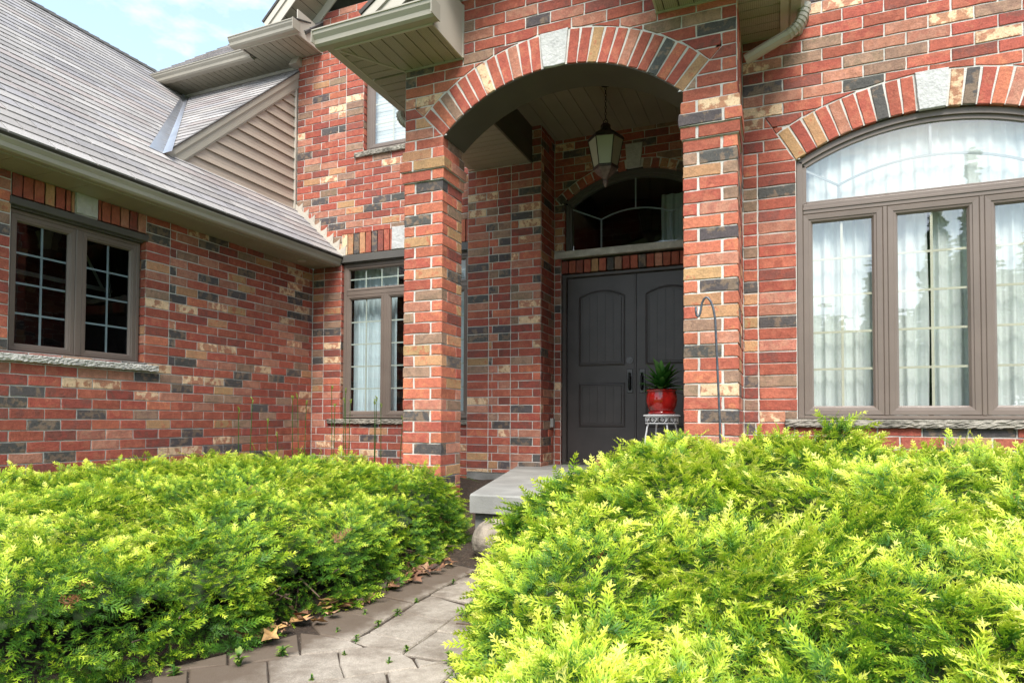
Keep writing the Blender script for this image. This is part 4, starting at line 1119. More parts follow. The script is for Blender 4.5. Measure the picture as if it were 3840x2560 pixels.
m.hexa([(-8.42, 1.2, 5.33), (-11, 1.2, 3.0), (-11, 9, 3.0), (-8.42, 9, 5.33), (-8.42, 1.2, 5.36), (-11, 1.2, 3.03), (-11, 9, 3.03), (-8.42, 9, 5.36)][::1]); part(m, 'far_roof_slope', M_SHEATH)
y = 1.2
rzz = 2.312 + gs * (8.42 - 5.045)
while y < 8.9:                                      # ridge caps
    m = MB(); w = .14
    for sgn in (1, -1):
        a = (-8.42, y, rzz + .022); b_ = (-8.42, y + .19, rzz + .034); c_ = (-8.42 + sgn * w * .74, y + .19, rzz + .034 - w * .67); d_ = (-8.42 + sgn * w * .74, y, rzz + .022 - w * .67)
        P = [a, b_, c_, d_] if sgn < 0 else [d_, c_, b_, a]
        m.add(P + [(p[0], p[1], p[2] - .012) for p in P], [(0, 1, 2, 3), (3, 2, 6, 7), (0, 3, 7, 4), (1, 0, 4, 5)])
    part(m, 'ridge_cap', M_SHEATH); y += .145
# cricket roof rising toward +Y
cs = .917; cl_ = math.hypot(1, cs)
fK = Slope((0, 4.63, cricket_c + cs * 4.63), (1, 0, 0), (0, 1, cs))
# clip: right edge x <= -5.80 ; above garage roof: z_cricket >= z_garage
kc = cs / cl_
z0k = cricket_c + cs * 4.63
# z = z0k + v*kc ; garage z = 2.312+gs*(-5.045-x) => keep z >= : -gs*u - kc*v <= z0k - 2.312 + gs*5.045
clk = [(1, 0, -5.795), (-gs, -kc, z0k - 2.312 + gs * 5.045 - .07), (0, 1, (6.9 - 4.63) * cl_)]
shingles(fK, -8.3, -5.79, int((6.9 - 4.63) * cl_ / expo) + 1, expo, clk, None, wall='small_gable_roof', seed=3)
m = MB(); vv1 = (6.9 - 4.63) * cl_
xk = lambda v: -(z0k + v * kc - 2.312 + gs * 5.045 * -1 * -1) if False else -(z0k + kc * v - 2.312) / gs - 5.045
P = [(-5.80, .26), (-5.795, .26), (-5.795, vv1), (xk(vv1), vv1)]
m.fprism(fK, P, -.03, -.006); o = part(m, 'small_gable_roof', M_SHEATH); WALLS['small_gable_roof'] = o
# metal valley
m = MB()
va = lambda x: Vector((x, yv(x), 2.312 + gs * (-5.045 - x)))
a, b_ = va(-5.76), va(-8.0)
gdir = Vector((0, -1, 0)); kdir = Vector((1, 0, 0))
for (d_, w0, w1) in ((gdir, .155, .06), (kdir, .13, .05)):
    P = [a + Vector((0, 0, .014)), b_ + Vector((0, 0, .014)), b_ + d_ * w1 + Vector((0, 0, .018)), a + d_ * w0 + Vector((0, 0, .018))]
    if d_ is gdir: P = P[::-1]
    m.add(P + [p - Vector((0, 0, .003)) for p in P], [(0, 1, 2, 3), (7, 6, 5, 4), (0, 3, 7, 4), (1, 0, 4, 5), (3, 2, 6, 7)])
part(m, 'valley_flashing', M_VALLEY)

# siding gable end (faces +X) under the cricket rake
fS2 = Frame((-5.83, 0, 0), (0, 1, 0)); ch = .137; z = 3.02; yb = YB
rake_z = lambda y: cricket_c + cs * y - .16
yl = 4.93
z = 2.975
def sid_clip(P): return clip(clip(P, -cs, 1, cricket_c - .215), 1, 0, YB - .035)
while z < 4.8:
    # each lap board: slanted face with a shadow lip, clapboard with central bend
    z1 = z + ch; P = sid_clip(rect(4.5, YB, z + .006, z1))
    if len(P) > 2:
        m = MB(); n = len(P)
        zs = sorted(set([z, z + ch * .48, z + ch * .52, z + ch * .97, z1]))
        def dep(zz): t = (zz - z) / ch; return .013 * (1 - t / .48) + .010 if t < .48 else (.007 * (1 - (t - .52) / .45) + .004 if t > .52 else .0112)
        for za, zb_ in zip(zs[:-1], zs[1:]):
            S = clip(clip(P, 0, 1, zb_), 0, -1, -za)
            if len(S) < 3: continue
            m.add([fS2.p(u, q, dep(q + (1e-5 if abs(q - za) < 1e-6 else -1e-5))) for u, q in S], [tuple(range(len(S)))])
        S = [p for p in P]
        lo = clip(P, 0, 1, z + .0075); us_ = [p[0] for p in lo] or [4.6, 6.7]
        if len(lo) > 2: m.add([fS2.p(min(us_), z + .006, -.004), fS2.p(max(us_), z + .006, -.004), fS2.p(max(us_), z + .006, .026), fS2.p(min(us_), z + .006, .026)], [(0, 1, 2, 3)])
        part(m, 'siding_board', M_SIDING)
    z = z1
m = MB()
m.fprism(fS2, [(4.93, 2.97), (YB - .002, 2.97), (YB - .002, rake_z(YB))], -.03, -.005); part(m, 'gable_backing', M_SHEATH)
# rake fascia: two stepped boards following the slope
m = MB(); ya, ybb = 4.55, YB + .12
def rk_(y, k): return (y + cs / cl_ * k * -1 * -1 * 0 + y * 0, 0)
def rake_poly(k0, k1, y0=4.60, y1=6.85):
    # k measured perpendicular downwards from the roof surface, vertical component used
    c0, c1 = k0 * cl_, k1 * cl_
    P = [(y0, cricket_c + cs * y0 - c1), (y1, cricket_c + cs * y1 - c1), (y1, cricket_c + cs * y1 - c0), (y0, cricket_c + cs * y0 - c0)]
    return clip(P, 0, -1, -2.925)
m.fprism(fS2, rake_poly(.008, .065), .005, .048); m.fprism(fS2, rake_poly(.065, .155), .005, .036); m.fprism(fS2, rake_poly(.155, .175, y0=4.8), .005, .026)
part(m, 'rake_board', M_ALU)
m = MB(); m.fprism(fS2, rake_poly(-.004, .0075), .036, .056); part(m, 'drip_edge', M_SHEATH)
m = MB(); m.fbox(fS2, YB - .036, YB - .004, 3.0, 4.66, -.005, .03, .003); m.fprism(fS2, [(4.72, 2.925), (YB - .002, 2.960), (YB - .002, 3.015), (4.90, 2.985)], -.005, .034)
part(m, 'corner_trim', M_ALU_L)
m = MB(); m.hexa([(-5.86, YB - .12, 4.88), (-5.74, YB - .12, 4.88), (-5.74, YB - .003, 4.88), (-5.86, YB - .003, 4.88), (-5.85, YB - .05, 5.0), (-5.74, YB - .05, 5.0), (-5.74, YB - .003, 5.0), (-5.85, YB - .003, 5.0)]); part(m, 'kick_flashing', M_ALU)

# stepped flashing along the main wall
m = MB(); xs = -5.83
line = lambda x: 2.331 + .905 * (-5.066 - x)
m.fprism(fB, [(-5.83, line(-5.83) - .03), (-5.05, line(-5.05) - .03), (-5.04, line(-5.05) + .02), (-5.80, line(-5.83) + .055)], .001, .012)
x = -5.80
while x < -5.09:
    w = .098; zt = line(x) + .015
    m.fprism(fB, [(x, zt - .02), (x + w, zt - .10), (x + w + .012, zt + .055), (x + .0, zt + .02)], .0005, .006)
    m.fprism(fB, [(x + .005, zt), (x + w - .02, zt - .03), (x + w + .02, zt + .075)], .003, .0085)
    x += w
part(m, 'step_flashing', M_ALU_L)

# garage eave: gutter, fascia, soffit
m = MB(); gutter(m, (-5.172, 1.2, 2.312), (-5.172, YB - .002, 2.312), (1, 0, 0)); part(m, 'gutter', M_ALU)
m = MB(); m.box(-5.184, -5.172, 1.2, YB - .002, 2.195, 2.30); part(m, 'fascia', M_ALU)
y = 1.2
while y < YB - .01:
    y2 = min(y + .30, YB - .002); m = MB(); m.box(XA, -5.184, y + .002, y2 - .002, 2.200, 2.210); part(m, 'soffit_panel', M_SOFFIT); y = y2
m = MB(); m.box(XA, -5.19, 1.2, YB - .002, 2.215, 2.24); part(m, 'eave_deck', M_SHEATH)
m = MB(); m.tube([(-5.33, 6.33, 2.199), (-5.33, 6.33, 2.188)], .05, 14); part(m, 'soffit_vent', M_ALU_L)

# upper hipped roof behind
fH = Slope((0, 6.42, 5.09), (1, 0, 0), (0, 1, .9)); hl = math.hypot(1, .9)
clh = [(-1, 1 / hl, 8.15), (1, 0, -5.4)]
shingles(fH, -8.3, -5.4, int(2.2 * hl / expo), expo, clh, None, wall='upper_roof', seed=4)
m = MB(); P = rect(-8.2, -5.4, 0, 2.2 * hl)
for c_ in clh: P = clip(P, *c_)
m.fprism(fH, P, -.04, -.006); WALLS['upper_roof'] = part(m, 'upper_roof', M_SHEATH)

# downspouts
def downspout(pts, name='downspout', ribs=None):
    m = MB(); m.tube(pts, .046, 8, flat=.75)
    # corrugated elbow rings
    if ribs:
        for a in ribs: m.tube([Vector(a[0]), Vector(a[0]) + (Vector(a[1]) - Vector(a[0])).normalized() * .006], .050, 8, flat=.78)
    return part(m, name, M_ALU)
def elbow(c, a, b_, n=8):
    a, b_, c = Vector(a), Vector(b_), Vector(c); return [tuple((1 - t) ** 2 * a + 2 * t * (1 - t) * c + t * t * b_) for t in [i / n for i in range(n + 1)]]
e = elbow((.172, 4.98, 3.03), (.178, 4.98, 3.20), (.03, 5.0, 3.00), 10); pts = e + [(-.10, 5.02, 2.955), (-.215, 5.04, 2.915)]
downspout(pts, ribs=[(e[i], e[i + 1]) for i in range(1, 9)])
e2 = elbow((-.24, 5.05, 2.905), (-.19, 5.04, 2.925), (-.213, 5.06, 2.85), 4); downspout(e2 + [(-.213, 5.08, 2.2), (-.213, 5.08, -.5)]) if False else None
e = elbow((-3.20, 6.05, 3.02), (-3.205, 5.9, 3.16), (-3.1, 6.2, 2.93), 8)
e = elbow((-2.995, 4.80, 2.83), (-3.00, 4.80, 2.92), (-2.90, 4.83, 2.80), 8)
downspout(e + [(-2.86, 4.85, 2.79), (-2.80, 4.95, 2.77)], ribs=[(e[i], e[i + 1]) for i in range(1, 7)])

# outlet box near the door
m = MB(); m.fbox(fC2, YC + .32, YC + .39, .20, .30, .0, .035, .005); part(m, 'outlet_cover', M_PLASTIC)

# ------------------------------------------------------------------ turn the laid pieces into parts
def scr_area(p):
    if p['hidden']: return 0
    n = (len(p['f'][0])); q = [project(v) for v in [p['v'][i] for i in p['f'][0]]]
    if any(x is None for x in q): return 0
    cu = sum(x[0] for x in q) / n; cv = sum(x[1] for x in q) / n
    if not (-10 < cu < 3850 and -10 < cv < 1745): return 0
    return abs(area(q))
groups = {}
for p in PIECES: groups.setdefault(p['name'], []).append(p)
def piece_mesh(name, ps, parent, loc):
    V = []; F = []; A = []; B = []; Pp = []
    for p in ps:
        k = len(V); V += [tuple(v) for v in p['v']]; F += [tuple(i + k for i in f) for f in p['f']]
        A += [p['a']] * len(p['v']); B += [p['b']] * len(p['v']); Pp += [p['p']] * len(p['v'])
    return mesh_obj(name, V, F, ps[0]['mat'], parent, {'col_a': ('FLOAT_COLOR', A), 'col_b': ('FLOAT_COLOR', B), 'patch': ('FLOAT', Pp)}, loc=loc)
for name, ps in groups.items():
    for p in ps: p['s'] = scr_area(p)
    ps.sort(key=lambda p: -p['s'])
    own = [p for p in ps[:300] if p['s'] > 0]; ids = set(id(p) for p in own); rest = [p for p in ps if id(p) not in ids]
    for p in own:
        c_ = sum((Vector(v) for v in p['v']), Vector()) / len(p['v'])
        piece_mesh(name, [p], WALLS[p['wall']], c_)
    if rest:
        o = piece_mesh(name + 's', rest, HOUSE, None); o['kind'] = 'stuff'
        o.name = {'brick': 'brickwork', 'shingle': 'shingle_field'}.get(name, name + 's')


# ------------------------------------------------------------------ ground, beds, path
def struct(o, kind='structure'): o['kind'] = kind; return o
mb = MB(); mb.add([(-400, -400, GZ - .03), (400, -400, GZ - .03), (400, 400, GZ - .03), (-400, 400, GZ - .03)], [(0, 1, 2, 3)])
struct(mb.obj('ground', M_LAWN))
# soil bed with small relief
def grid(x0, x1, y0, y1, st, zf):
    nx = int((x1 - x0) / st); ny = int((y1 - y0) / st); V = []; F = []
    for j in range(ny + 1):
        for i in range(nx + 1): x = x0 + (x1 - x0) * i / nx; y = y0 + (y1 - y0) * j / ny; V.append((x, y, zf(x, y)))
    for j in range(ny):
        for i in range(nx): k = j * (nx + 1) + i; F.append((k, k + 1, k + nx + 2, k + nx + 1))
    return V, F
def soilz(x, y):
    base = GZ - .022 + .010 * math.sin(x * 23 + 3 * math.sin(y * 11)) * math.sin(y * 27)
    k = min(1, max(0, (-2.02 - x) / .25)); base += .035 * k
    k2 = min(1, max(0, (y - 3.70) / .25)); base += .22 * min(1, max(0, (y - 4.6) / 1.2)) * (1 if x < -2.2 else 0)
    return base + .05 * k2 * (1 - k) + (random.uniform(-.006, .006) if k + k2 > 0 else 0)
V, F = grid(-5.5, 4.2, .6, 7.2, .045, soilz)
bed = struct(mesh_obj('garden_bed', V, F, M_SOIL, smooth=True))
PAV=[
[(-1.786,2.266),(-1.625,2.260),(-1.643,2.531),(-1.905,2.573),(-1.937,2.385)],
[(-1.903,2.575),(-1.645,2.535),(-1.670,2.833),(-1.921,2.881)],
[(-1.920,2.886),(-1.670,2.838),(-1.683,3.140),(-1.918,3.203)],
[(-1.916,3.200),(-1.680,3.133),(-1.691,3.398),(-1.960,3.469)],
[(-1.963,3.475),(-1.690,3.405),(-1.693,3.608),(-1.935,3.691)],
[(-1.622,2.265),(-1.508,2.229),(-1.354,2.214),(-1.361,2.346),(-1.614,2.371)],
[(-1.613,2.374),(-1.358,2.347),(-1.374,2.638),(-1.636,2.677)],
[(-1.639,2.687),(-1.377,2.643),(-1.389,2.890),(-1.664,2.995),(-1.664,2.828)],
[(-1.667,2.999),(-1.418,2.950),(-1.434,3.152),(-1.614,3.307),(-1.677,3.157)],
[(-1.681,3.283),(-1.463,3.265),(-1.492,3.471),(-1.684,3.401)],
[(-1.348,2.213),(-1.150,2.209),(-1.034,2.288),(-1.135,2.497),(-1.358,2.496)],
[(-1.357,2.500),(-1.136,2.499),(-1.185,2.759),(-1.376,2.716)],
[(-1.872,2.245),(-1.781,2.259),(-1.620,2.249),(-1.531,2.214),(-1.594,2.136),(-1.701,2.046)],
[(-1.965,1.944),(-1.873,2.231),(-1.701,2.042),(-1.873,1.857)],
[(-2.050,1.710),(-1.964,1.937),(-1.876,1.854),(-1.975,1.769),(-2.030,1.693)],
[(-1.589,2.133),(-1.508,2.213),(-1.443,2.221),(-1.350,2.211),(-1.274,2.168),(-1.221,2.111),(-1.306,2.029),(-1.409,1.925),(-1.503,2.025)],
[(-1.773,1.947),(-1.696,2.041),(-1.590,2.125),(-1.493,2.016),(-1.408,1.923),(-1.494,1.831),(-1.586,1.750)],
[(-1.975,1.769),(-1.771,1.944),(-1.597,1.761),(-1.813,1.621)],
[(-2.029,1.662),(-1.972,1.764),(-1.815,1.621),(-1.877,1.539)],
[(-1.278,2.181),(-1.194,2.182),(-1.151,2.201),(-1.221,2.115)],
[(-1.300,2.024),(-1.216,2.108),(-1.142,2.195),(-1.093,2.151),(-1.074,2.009),(-1.206,1.905)],
[(-1.491,1.827),(-1.303,2.020),(-1.210,1.903),(-1.385,1.761)],
[(-1.091,2.152),(-1.018,2.252),(-0.922,2.149),(-0.984,2.072),(-1.074,2.027)],
[(-1.203,1.900),(-1.071,2.003),(-0.988,1.892),(-1.108,1.780)],
[(-1.381,1.756),(-1.207,1.898),(-1.111,1.778),(-1.273,1.650)],
[(-1.070,2.023),(-0.982,2.066),(-0.919,2.143),(-0.836,2.001),(-0.985,1.894)]]
pathb = MB(); pathb.add([(-2.1, 1.2, GZ - .012), (-.3, 1.2, GZ - .012), (-1.1, 3.72, GZ - .012), (-1.96, 3.72, GZ - .012)], [(0, 1, 2, 3)])
path = struct(pathb.obj('path', M_SOIL))
for P in PAV:
    if area(P) < 0: P = P[::-1]
    n = len(P); cx = sum(p[0] for p in P) / n; cy = sum(p[1] for p in P) / n
    sub = []
    for i in range(n):
        A, B = P[i], P[(i + 1) % n]; l = math.dist(A, B); k = 2 if l > .2 else 1
        for j in range(k): sub.append((A[0] + (B[0] - A[0]) * j / k, A[1] + (B[1] - A[1]) * j / k))
    n = len(sub); zt = GZ + random.uniform(-.003, .003); tx, ty = random.uniform(-.01, .01), random.uniform(-.01, .01)
    def off(k, z, sub=sub):
        r = []
        for x, y in sub:
            d = math.hypot(cx - x, cy - y); r.append((x + (cx - x) / d * k, y + (cy - y) / d * k, z + tx * (x - cx) + ty * (y - cy)))
        return r
    jit = [(random.uniform(-.002, .002), random.uniform(-.002, .002)) for _ in sub]; sub[:] = [(x + a, y + b_) for (x, y), (a, b_) in zip(sub, jit)]
    V = off(.007, zt) + off(.002, zt - .006) + off(.001, zt - .05)
    F = [tuple(range(n))] + [(n + i, n + (i + 1) % n, (i + 1) % n, i) for i in range(n)] + [(2 * n + i, 2 * n + (i + 1) % n, n + (i + 1) % n, n + i) for i in range(n)]
    j = random.uniform(.88, 1.1); c_ = (.33 * j, .285 * j, .235 * j, 1)
    mesh_obj('paver', V, F, M_PAVER, path, {'col_a': ('FLOAT_COLOR', [c_] * len(V))}, loc=(cx, cy, GZ))

# concrete porch slab and steps
stoop = thing('concrete_stoop', 'grey concrete stoop slab with flared corner leading under the brick arch', 'step', (-1.6, 5, GZ))
m = MB(); pts = [(-2.66, 6.70), (-1.955, 4.056), (-.62, 4.12), (-.62, YP + .2), (-.55, YD), (-2.4, YD), (-2.4, 6.72)]
n = len(pts); e_ = .012
ins = lambda p, k: (p[0] + (-1.6 - p[0]) * k, p[1] + (5.6 - p[1]) * k)
V = [(x, y, FLOOR - .127) for x, y in pts] + [(x, y, FLOOR - e_) for x, y in pts] + [(*ins(p, .008), FLOOR) for p in pts]
F = [tuple(range(n))[::-1], tuple(range(2 * n, 3 * n))] + [(i, (i + 1) % n, n + (i + 1) % n, n + i) for i in range(n)] + [(n + i, n + (i + 1) % n, 2 * n + (i + 1) % n, 2 * n + i) for i in range(n)]
m.add(V, F)
def rev(mb):
    mb.f = [tuple(reversed(f)) for f in mb.f]; return mb
rev(m).obj('slab', M_CONC, stoop)
m = MB(); pts2 = [ins(p, .04) for p in pts]
m.add([(x, y, GZ - .1) for x, y in pts2] + [(x, y, FLOOR - .127) for x, y in pts2], [(i, (i + 1) % n, n + (i + 1) % n, n + i) for i in range(n)]); rev(m).obj('slab_base', M_CONC_D, stoop)
m = MB(); m.box(-3.27, -2.42, YC - .012, YC + .05, -.70, -.315); part(m, 'parging', M_CONC_D)

# field stone beside the step
def blob(c, r, seed, sub=3, squash=(1, 1, 1), amp=.22):
    bm = bmesh.new(); bmesh.ops.create_icosphere(bm, subdivisions=sub, radius=1); rr = random.Random(seed)
    k = [(Vector((rr.gauss(0, 1), rr.gauss(0, 1), rr.gauss(0, 1))).normalized(), rr.uniform(.55, 1.0)) for _ in range(14)]
    V = []
    for v in bm.verts:
        d = v.co.normalized(); s_ = 1.0
        for kd, kk in k:
            t = d.dot(kd)
            if t > .2: s_ = min(s_, (1 - amp * kk * .5) / t if t > .75 else s_)
        s_ = max(.7, min(1.05, s_)); V.append((c[0] + d.x * r * s_ * squash[0], c[1] + d.y * r * s_ * squash[1], c[2] + d.z * r * s_ * squash[2]))
    F = [tuple(x.index for x in f.verts) for f in bm.faces]; bm.free(); return V, F
V, F = blob((-1.68, 3.86, -.50), .155, 4, 3, (1.0, .8, .98)); tag(mesh_obj('rock', V, F, M_ROCK), 'rounded brown field stone against the end of the concrete step', 'rock')
V, F = blob((-1.42, 3.92, -.54), .12, 9, 3, (1.2, .8, .8)); tag(mesh_obj('rock', V, F, M_ROCK), 'second field stone behind the right juniper beside the step', 'rock')

# ------------------------------------------------------------------ lantern
lc = (-1.52, 6.10)
lan = thing('hanging_lantern', 'six-sided lantern with frosted panes hanging on a chain under the porch ceiling', 'lantern', (lc[0], lc[1], 2.5))
m = MB(); z = CZ - .01; i = 0
while z > 3.15:
    a = i % 2; w, h_ = .009, .019; cpt = Vector((lc[0], lc[1], z - h_)); ax = Vector((1, 0, 0)) if a else Vector((0, 1, 0))
    ringp = [cpt + ax * math.cos(t) * w + Vector((0, 0, 1)) * math.sin(t) * h_ for t in [2 * math.pi * k / 8 for k in range(9)]]
    m.tube(ringp, .0028, 4); z -= .030; i += 1
m.tube([(lc[0] + .022 * math.cos(t), lc[1], 3.135 + .022 * math.sin(t)) for t in [2 * math.pi * k / 10 for k in range(11)]], .004, 5)
m.tube([(lc[0], lc[1], CZ), (lc[0], lc[1], CZ - .02)], .05, 16)
m.obj('chain', M_BLACK, lan)
m = MB(); m.lathe([(.006, 3.115 - 0), (.040, 3.112), (.047, 3.100), (.047, 3.075), (.055, 3.055), (.075, 3.035), (.115, 3.015), (.155, 2.99), (.176, 2.965), (.176, 2.952), (.165, 2.948), (.02, 2.955)], (lc[0], lc[1], 0), 6, .18)
m.obj('cap', M_LANT, lan)
m = MB()
for k in range(6):
    a0 = 2 * math.pi * (k + .18) / 6; a1 = 2 * math.pi * (k + 1.18) / 6
    def pq(a, r, z): return (lc[0] + r * math.cos(a), lc[1] + r * math.sin(a), z)
    g = MB(); g.add([pq(a0, .108, 2.685), pq(a1, .108, 2.685), pq(a1, .163, 2.95), pq(a0, .163, 2.95), pq(a0, .103, 2.685), pq(a1, .103, 2.685), pq(a1, .158, 2.95), pq(a0, .158, 2.95)], [(0, 1, 2, 3), (7, 6, 5, 4), (0, 3, 7, 4), (1, 0, 4, 5), (2, 1, 5, 6), (3, 2, 6, 7)])
    g.obj('glass_pane', M_LGLASS, lan)
    m.tube([pq(a0, .110, 2.68), pq(a0, .167, 2.955)], .005, 6)
m.lathe([(.10, 2.700), (.120, 2.698), (.124, 2.69), (.120, 2.675), (.112, 2.672), (.10, 2.675)], (lc[0], lc[1], 0), 6, .18)
m.obj('cage', M_LANT, lan)
m = MB(); m.lathe([(.112, 2.676), (.104, 2.655), (.075, 2.625), (.045, 2.60), (.028, 2.585), (.020, 2.575), (.026, 2.560), (.024, 2.545), (.012, 2.515), (.002, 2.500)], (lc[0], lc[1], 0), 6, .18)
m.obj('finial_base', M_LANT2, lan)

# ------------------------------------------------------------------ plant stand, pot, plants, hook
px, py = -.98, 6.0
st = thing('plant_stand', 'white wrought metal plant stand with scrollwork band by the front door', 'plant stand', (px, py, FLOOR))
m = MB(); m.lathe([(.150, .3185), (.158, .322), (.158, .330), (.150, .334), (.01, .334)], (px, py, 0), 28)
for k in range(36):
    a = 2 * math.pi * k / 36; m.tube([(px + .155 * math.cos(a), py + .155 * math.sin(a), .322), (px + .161 * math.cos(a), py + .161 * math.sin(a), .328)], .006, 5)
m.obj('top', M_WHITE, st)
m = MB()
for z in (.315, .255): m.tube([(px + .143 * math.cos(t), py + .143 * math.sin(t), z) for t in [2 * math.pi * k / 32 for k in range(33)]], .005, 5)
for k in range(10):                                  # scrolls wrapped round the band
    a0 = 2 * math.pi * k / 10; a1 = 2 * math.pi * (k + .5) / 10
    def cyl(a, z): return (px + .143 * math.cos(a), py + .143 * math.sin(a), z)
    for sgn, ac_ in ((1, a0 + .11), (-1, a1 + .20)):
        m.tube([cyl(ac_ + sgn * (.09 - .0055 * i) * math.cos(i * .62), .285 + (.021 - .0013 * i) * math.sin(i * .62)) for i in range(13)], .0026, 4)
    m.tube([cyl(a0, .262), cyl((a0 + a1) / 2, .290), cyl(a1, .308)], .0026, 4)
m.obj('scroll_band', M_WHITE, st)
for k in range(4):
    a = 2 * math.pi * (k + .33) / 4; m = MB()
    m.tube([(px + r * math.cos(a), py + r * math.sin(a), z) for r, z in ((.125, .255), (.137, .21), (.150, .14), (.158, .05), (.160, -.08), (.150, -.17), (.158, -.215), (.175, -.224))], .0075, 8)
    m.obj('leg', M_WHITE, st)
pot = thing('flower_pot', 'glossy red glazed pot on its saucer on the white plant stand', 'pot', (px, py, .334))
m = MB(); m.lathe([(.10, 0), (.118, .002), (.122, .022), (.112, .026), (.095, .022)], (px, py, .335), 32); m.obj('saucer', M_CERAM, pot, True)
m = MB(); m.lathe([(.085, .012), (.098, .015), (.104, .030), (.118, .055), (.132, .090), (.138, .130), (.135, .165), (.126, .192), (.123, .205), (.134, .212), (.136, .220), (.128, .224), (.115, .222), (.112, .20), (.01, .195)], (px, py, .335), 40); m.obj('bowl', M_CERAM, pot, True)
pl = thing('potted_dracaena', 'bushy dark green leafy plant growing in the red pot', 'plant', (px, py, .53))
def strap(base, dirv, length, width, bend, seg=6, fold=.25, tones=(.2, .7), point=1.0):
    """tapered folded leaf following an arch"""
    base = Vector(base); d = Vector(dirv).normalized(); side = d.cross(Vector((0, 0, 1)))
    if side.length < .05: side = Vector((1, 0, 0))
    side.normalize(); m = []; t_ = []
    p = base.copy(); V = []
    for i in range(seg + 1):
        t = i / seg; w = width * (math.sin(math.pi * min(1, (t * .85 + .12))) ** .8) * (1 if t < .98 else .1)
        up_ = side.cross(d).normalized()
        V += [p - side * w + up_ * w * fold, p, p + side * w + up_ * w * fold]; tt = tones[0] + (tones[1] - tones[0]) * t; t_ += [tt, tt * .8 + .2, tt]
        d = (d + Vector((0, 0, -bend / seg))).normalized(); p = p + d * length / seg
    F = []
    for i in range(seg):
        k = i * 3; F += [(k, k + 1, k + 4, k + 3), (k + 1, k + 2, k + 5, k + 4)]
    return V, F, t_
rr = random.Random(3)
for k in range(58):
    lvl = k / 58; a = k * 2.399; el = math.radians(12 + 66 * lvl + rr.uniform(-8, 8)); h0 = .535 + .11 * lvl
    d = Vector((math.cos(a) * math.cos(el), math.sin(a) * math.cos(el), math.sin(el)))
    V, F, t_ = strap((px + .03 * math.cos(a), py + .03 * math.sin(a), h0), d, rr.uniform(.15, .23), rr.uniform(.019, .029), rr.uniform(.2, .8), tones=(rr.uniform(0, .3), rr.uniform(.5, 1)))
    mesh_obj('leaf', V, F, M_PLANT, pl, {'tone': ('FLOAT', t_)}, True)
m = MB(); m.tube([(px, py, .52), (px, py, .64)], .012, 8); m.obj('stem', M_TWIG, pl)
# creeping plant on the porch floor behind the stand
iv = thing('trailing_plant', 'small leafy plant with tan dead stems on the porch floor behind the plant stand', 'plant', (-.93, 6.5, FLOOR))
m = MB()
for k in range(70):
    c_ = Vector((-.93 + rr.gauss(0, .12), 6.5 + rr.gauss(0, .08), FLOOR + .03 + abs(rr.gauss(0, .17)))); a = rr.uniform(0, 6.28)
    V, F, t_ = strap(c_, (math.cos(a), math.sin(a), rr.uniform(-.2, .5)), rr.uniform(.04, .06), rr.uniform(.012, .018), .6, 3, tones=(.2, .9)); m.add(V, F, t_)
m.obj('foliage', M_GREEN, iv, tone=True)
m = MB()
for k in range(9): m.tube([(-.97 + rr.uniform(-.03, .03), 6.45, FLOOR), (-.97 + rr.uniform(-.08, .06), 6.45 + rr.uniform(-.05, .05), rr.uniform(.02, .14))], .003, 4)
m.obj('dead_stem', simple('tan_stem', (.35, .26, .15), .9), iv)
# shepherd hook
hk = [(-.345, 4.45, GZ - .05), (-.350, 4.45, -.2), (-.358, 4.45, .287), (-.368, 4.45, .54), (-.378, 4.45, .80), (-.384, 4.45, .943), (-.396, 4.45, 1.015), (-.412, 4.45, 1.060), (-.428, 4.45, 1.083), (-.441, 4.45, 1.087), (-.453, 4.45, 1.078), (-.466, 4.45, 1.050), (-.473, 4.45, 1.010),
      (-.478, 4.45, .983), (-.484, 4.45, .967), (-.491, 4.45, .963), (-.499, 4.45, .971), (-.504, 4.45, .990), (-.505, 4.45, 1.028)]
m = MB(); m.tube(hk, .0075, 8); tag(m.obj('garden_hook', M_STEEL, smooth=True), 'grey steel shepherd hook standing in front of the right brick pillar', 'garden hook')
bd = [(0, 0), (0, 0)]

# ------------------------------------------------------------------ junipers
def vnoise(p, seed=0):
    """value noise on numpy points (n,3)"""
    p = np.asarray(p, float); i = np.floor(p).astype(np.int64); f = p - i; f = f * f * (3 - 2 * f); r = 0
    def hsh(a, b_, c_): 
        h = (a * 374761393 + b_ * 668265263 + c_ * 2147483647 + seed * 144665) & 0xffffffff
        h = ((h ^ (h >> 13)) * 1274126177) & 0xffffffff; return ((h ^ (h >> 16)) & 0xffff) / 65535.0
    for dx in (0, 1):
        for dy in (0, 1):
            for dz in (0, 1):
                w = np.where(dx, f[:, 0], 1 - f[:, 0]) * np.where(dy, f[:, 1], 1 - f[:, 1]) * np.where(dz, f[:, 2], 1 - f[:, 2])
                r = r + w * hsh(i[:, 0] + dx, i[:, 1] + dy, i[:, 2] + dz)
    return r
def sdist(poly, X, Y):
    """distance inside a polygon (negative outside)"""
    d = np.full(X.shape, 1e9); ins_ = np.zeros(X.shape, bool); n = len(poly)
    for i in range(n):
        ax, ay = poly[i]; bx_, by = poly[(i + 1) % n]; ex, ey = bx_ - ax, by - ay
        t = np.clip(((X - ax) * ex + (Y - ay) * ey) / (ex * ex + ey * ey), 0, 1)
        d = np.minimum(d, np.hypot(X - ax - t * ex, Y - ay - t * ey))
        c_ = ((ay > Y) != (by > Y)) & (X < (bx_ - ax) * (Y - ay) / (by - ay + 1e-12) + ax); ins_ ^= c_
    return np.where(ins_, d, -d)
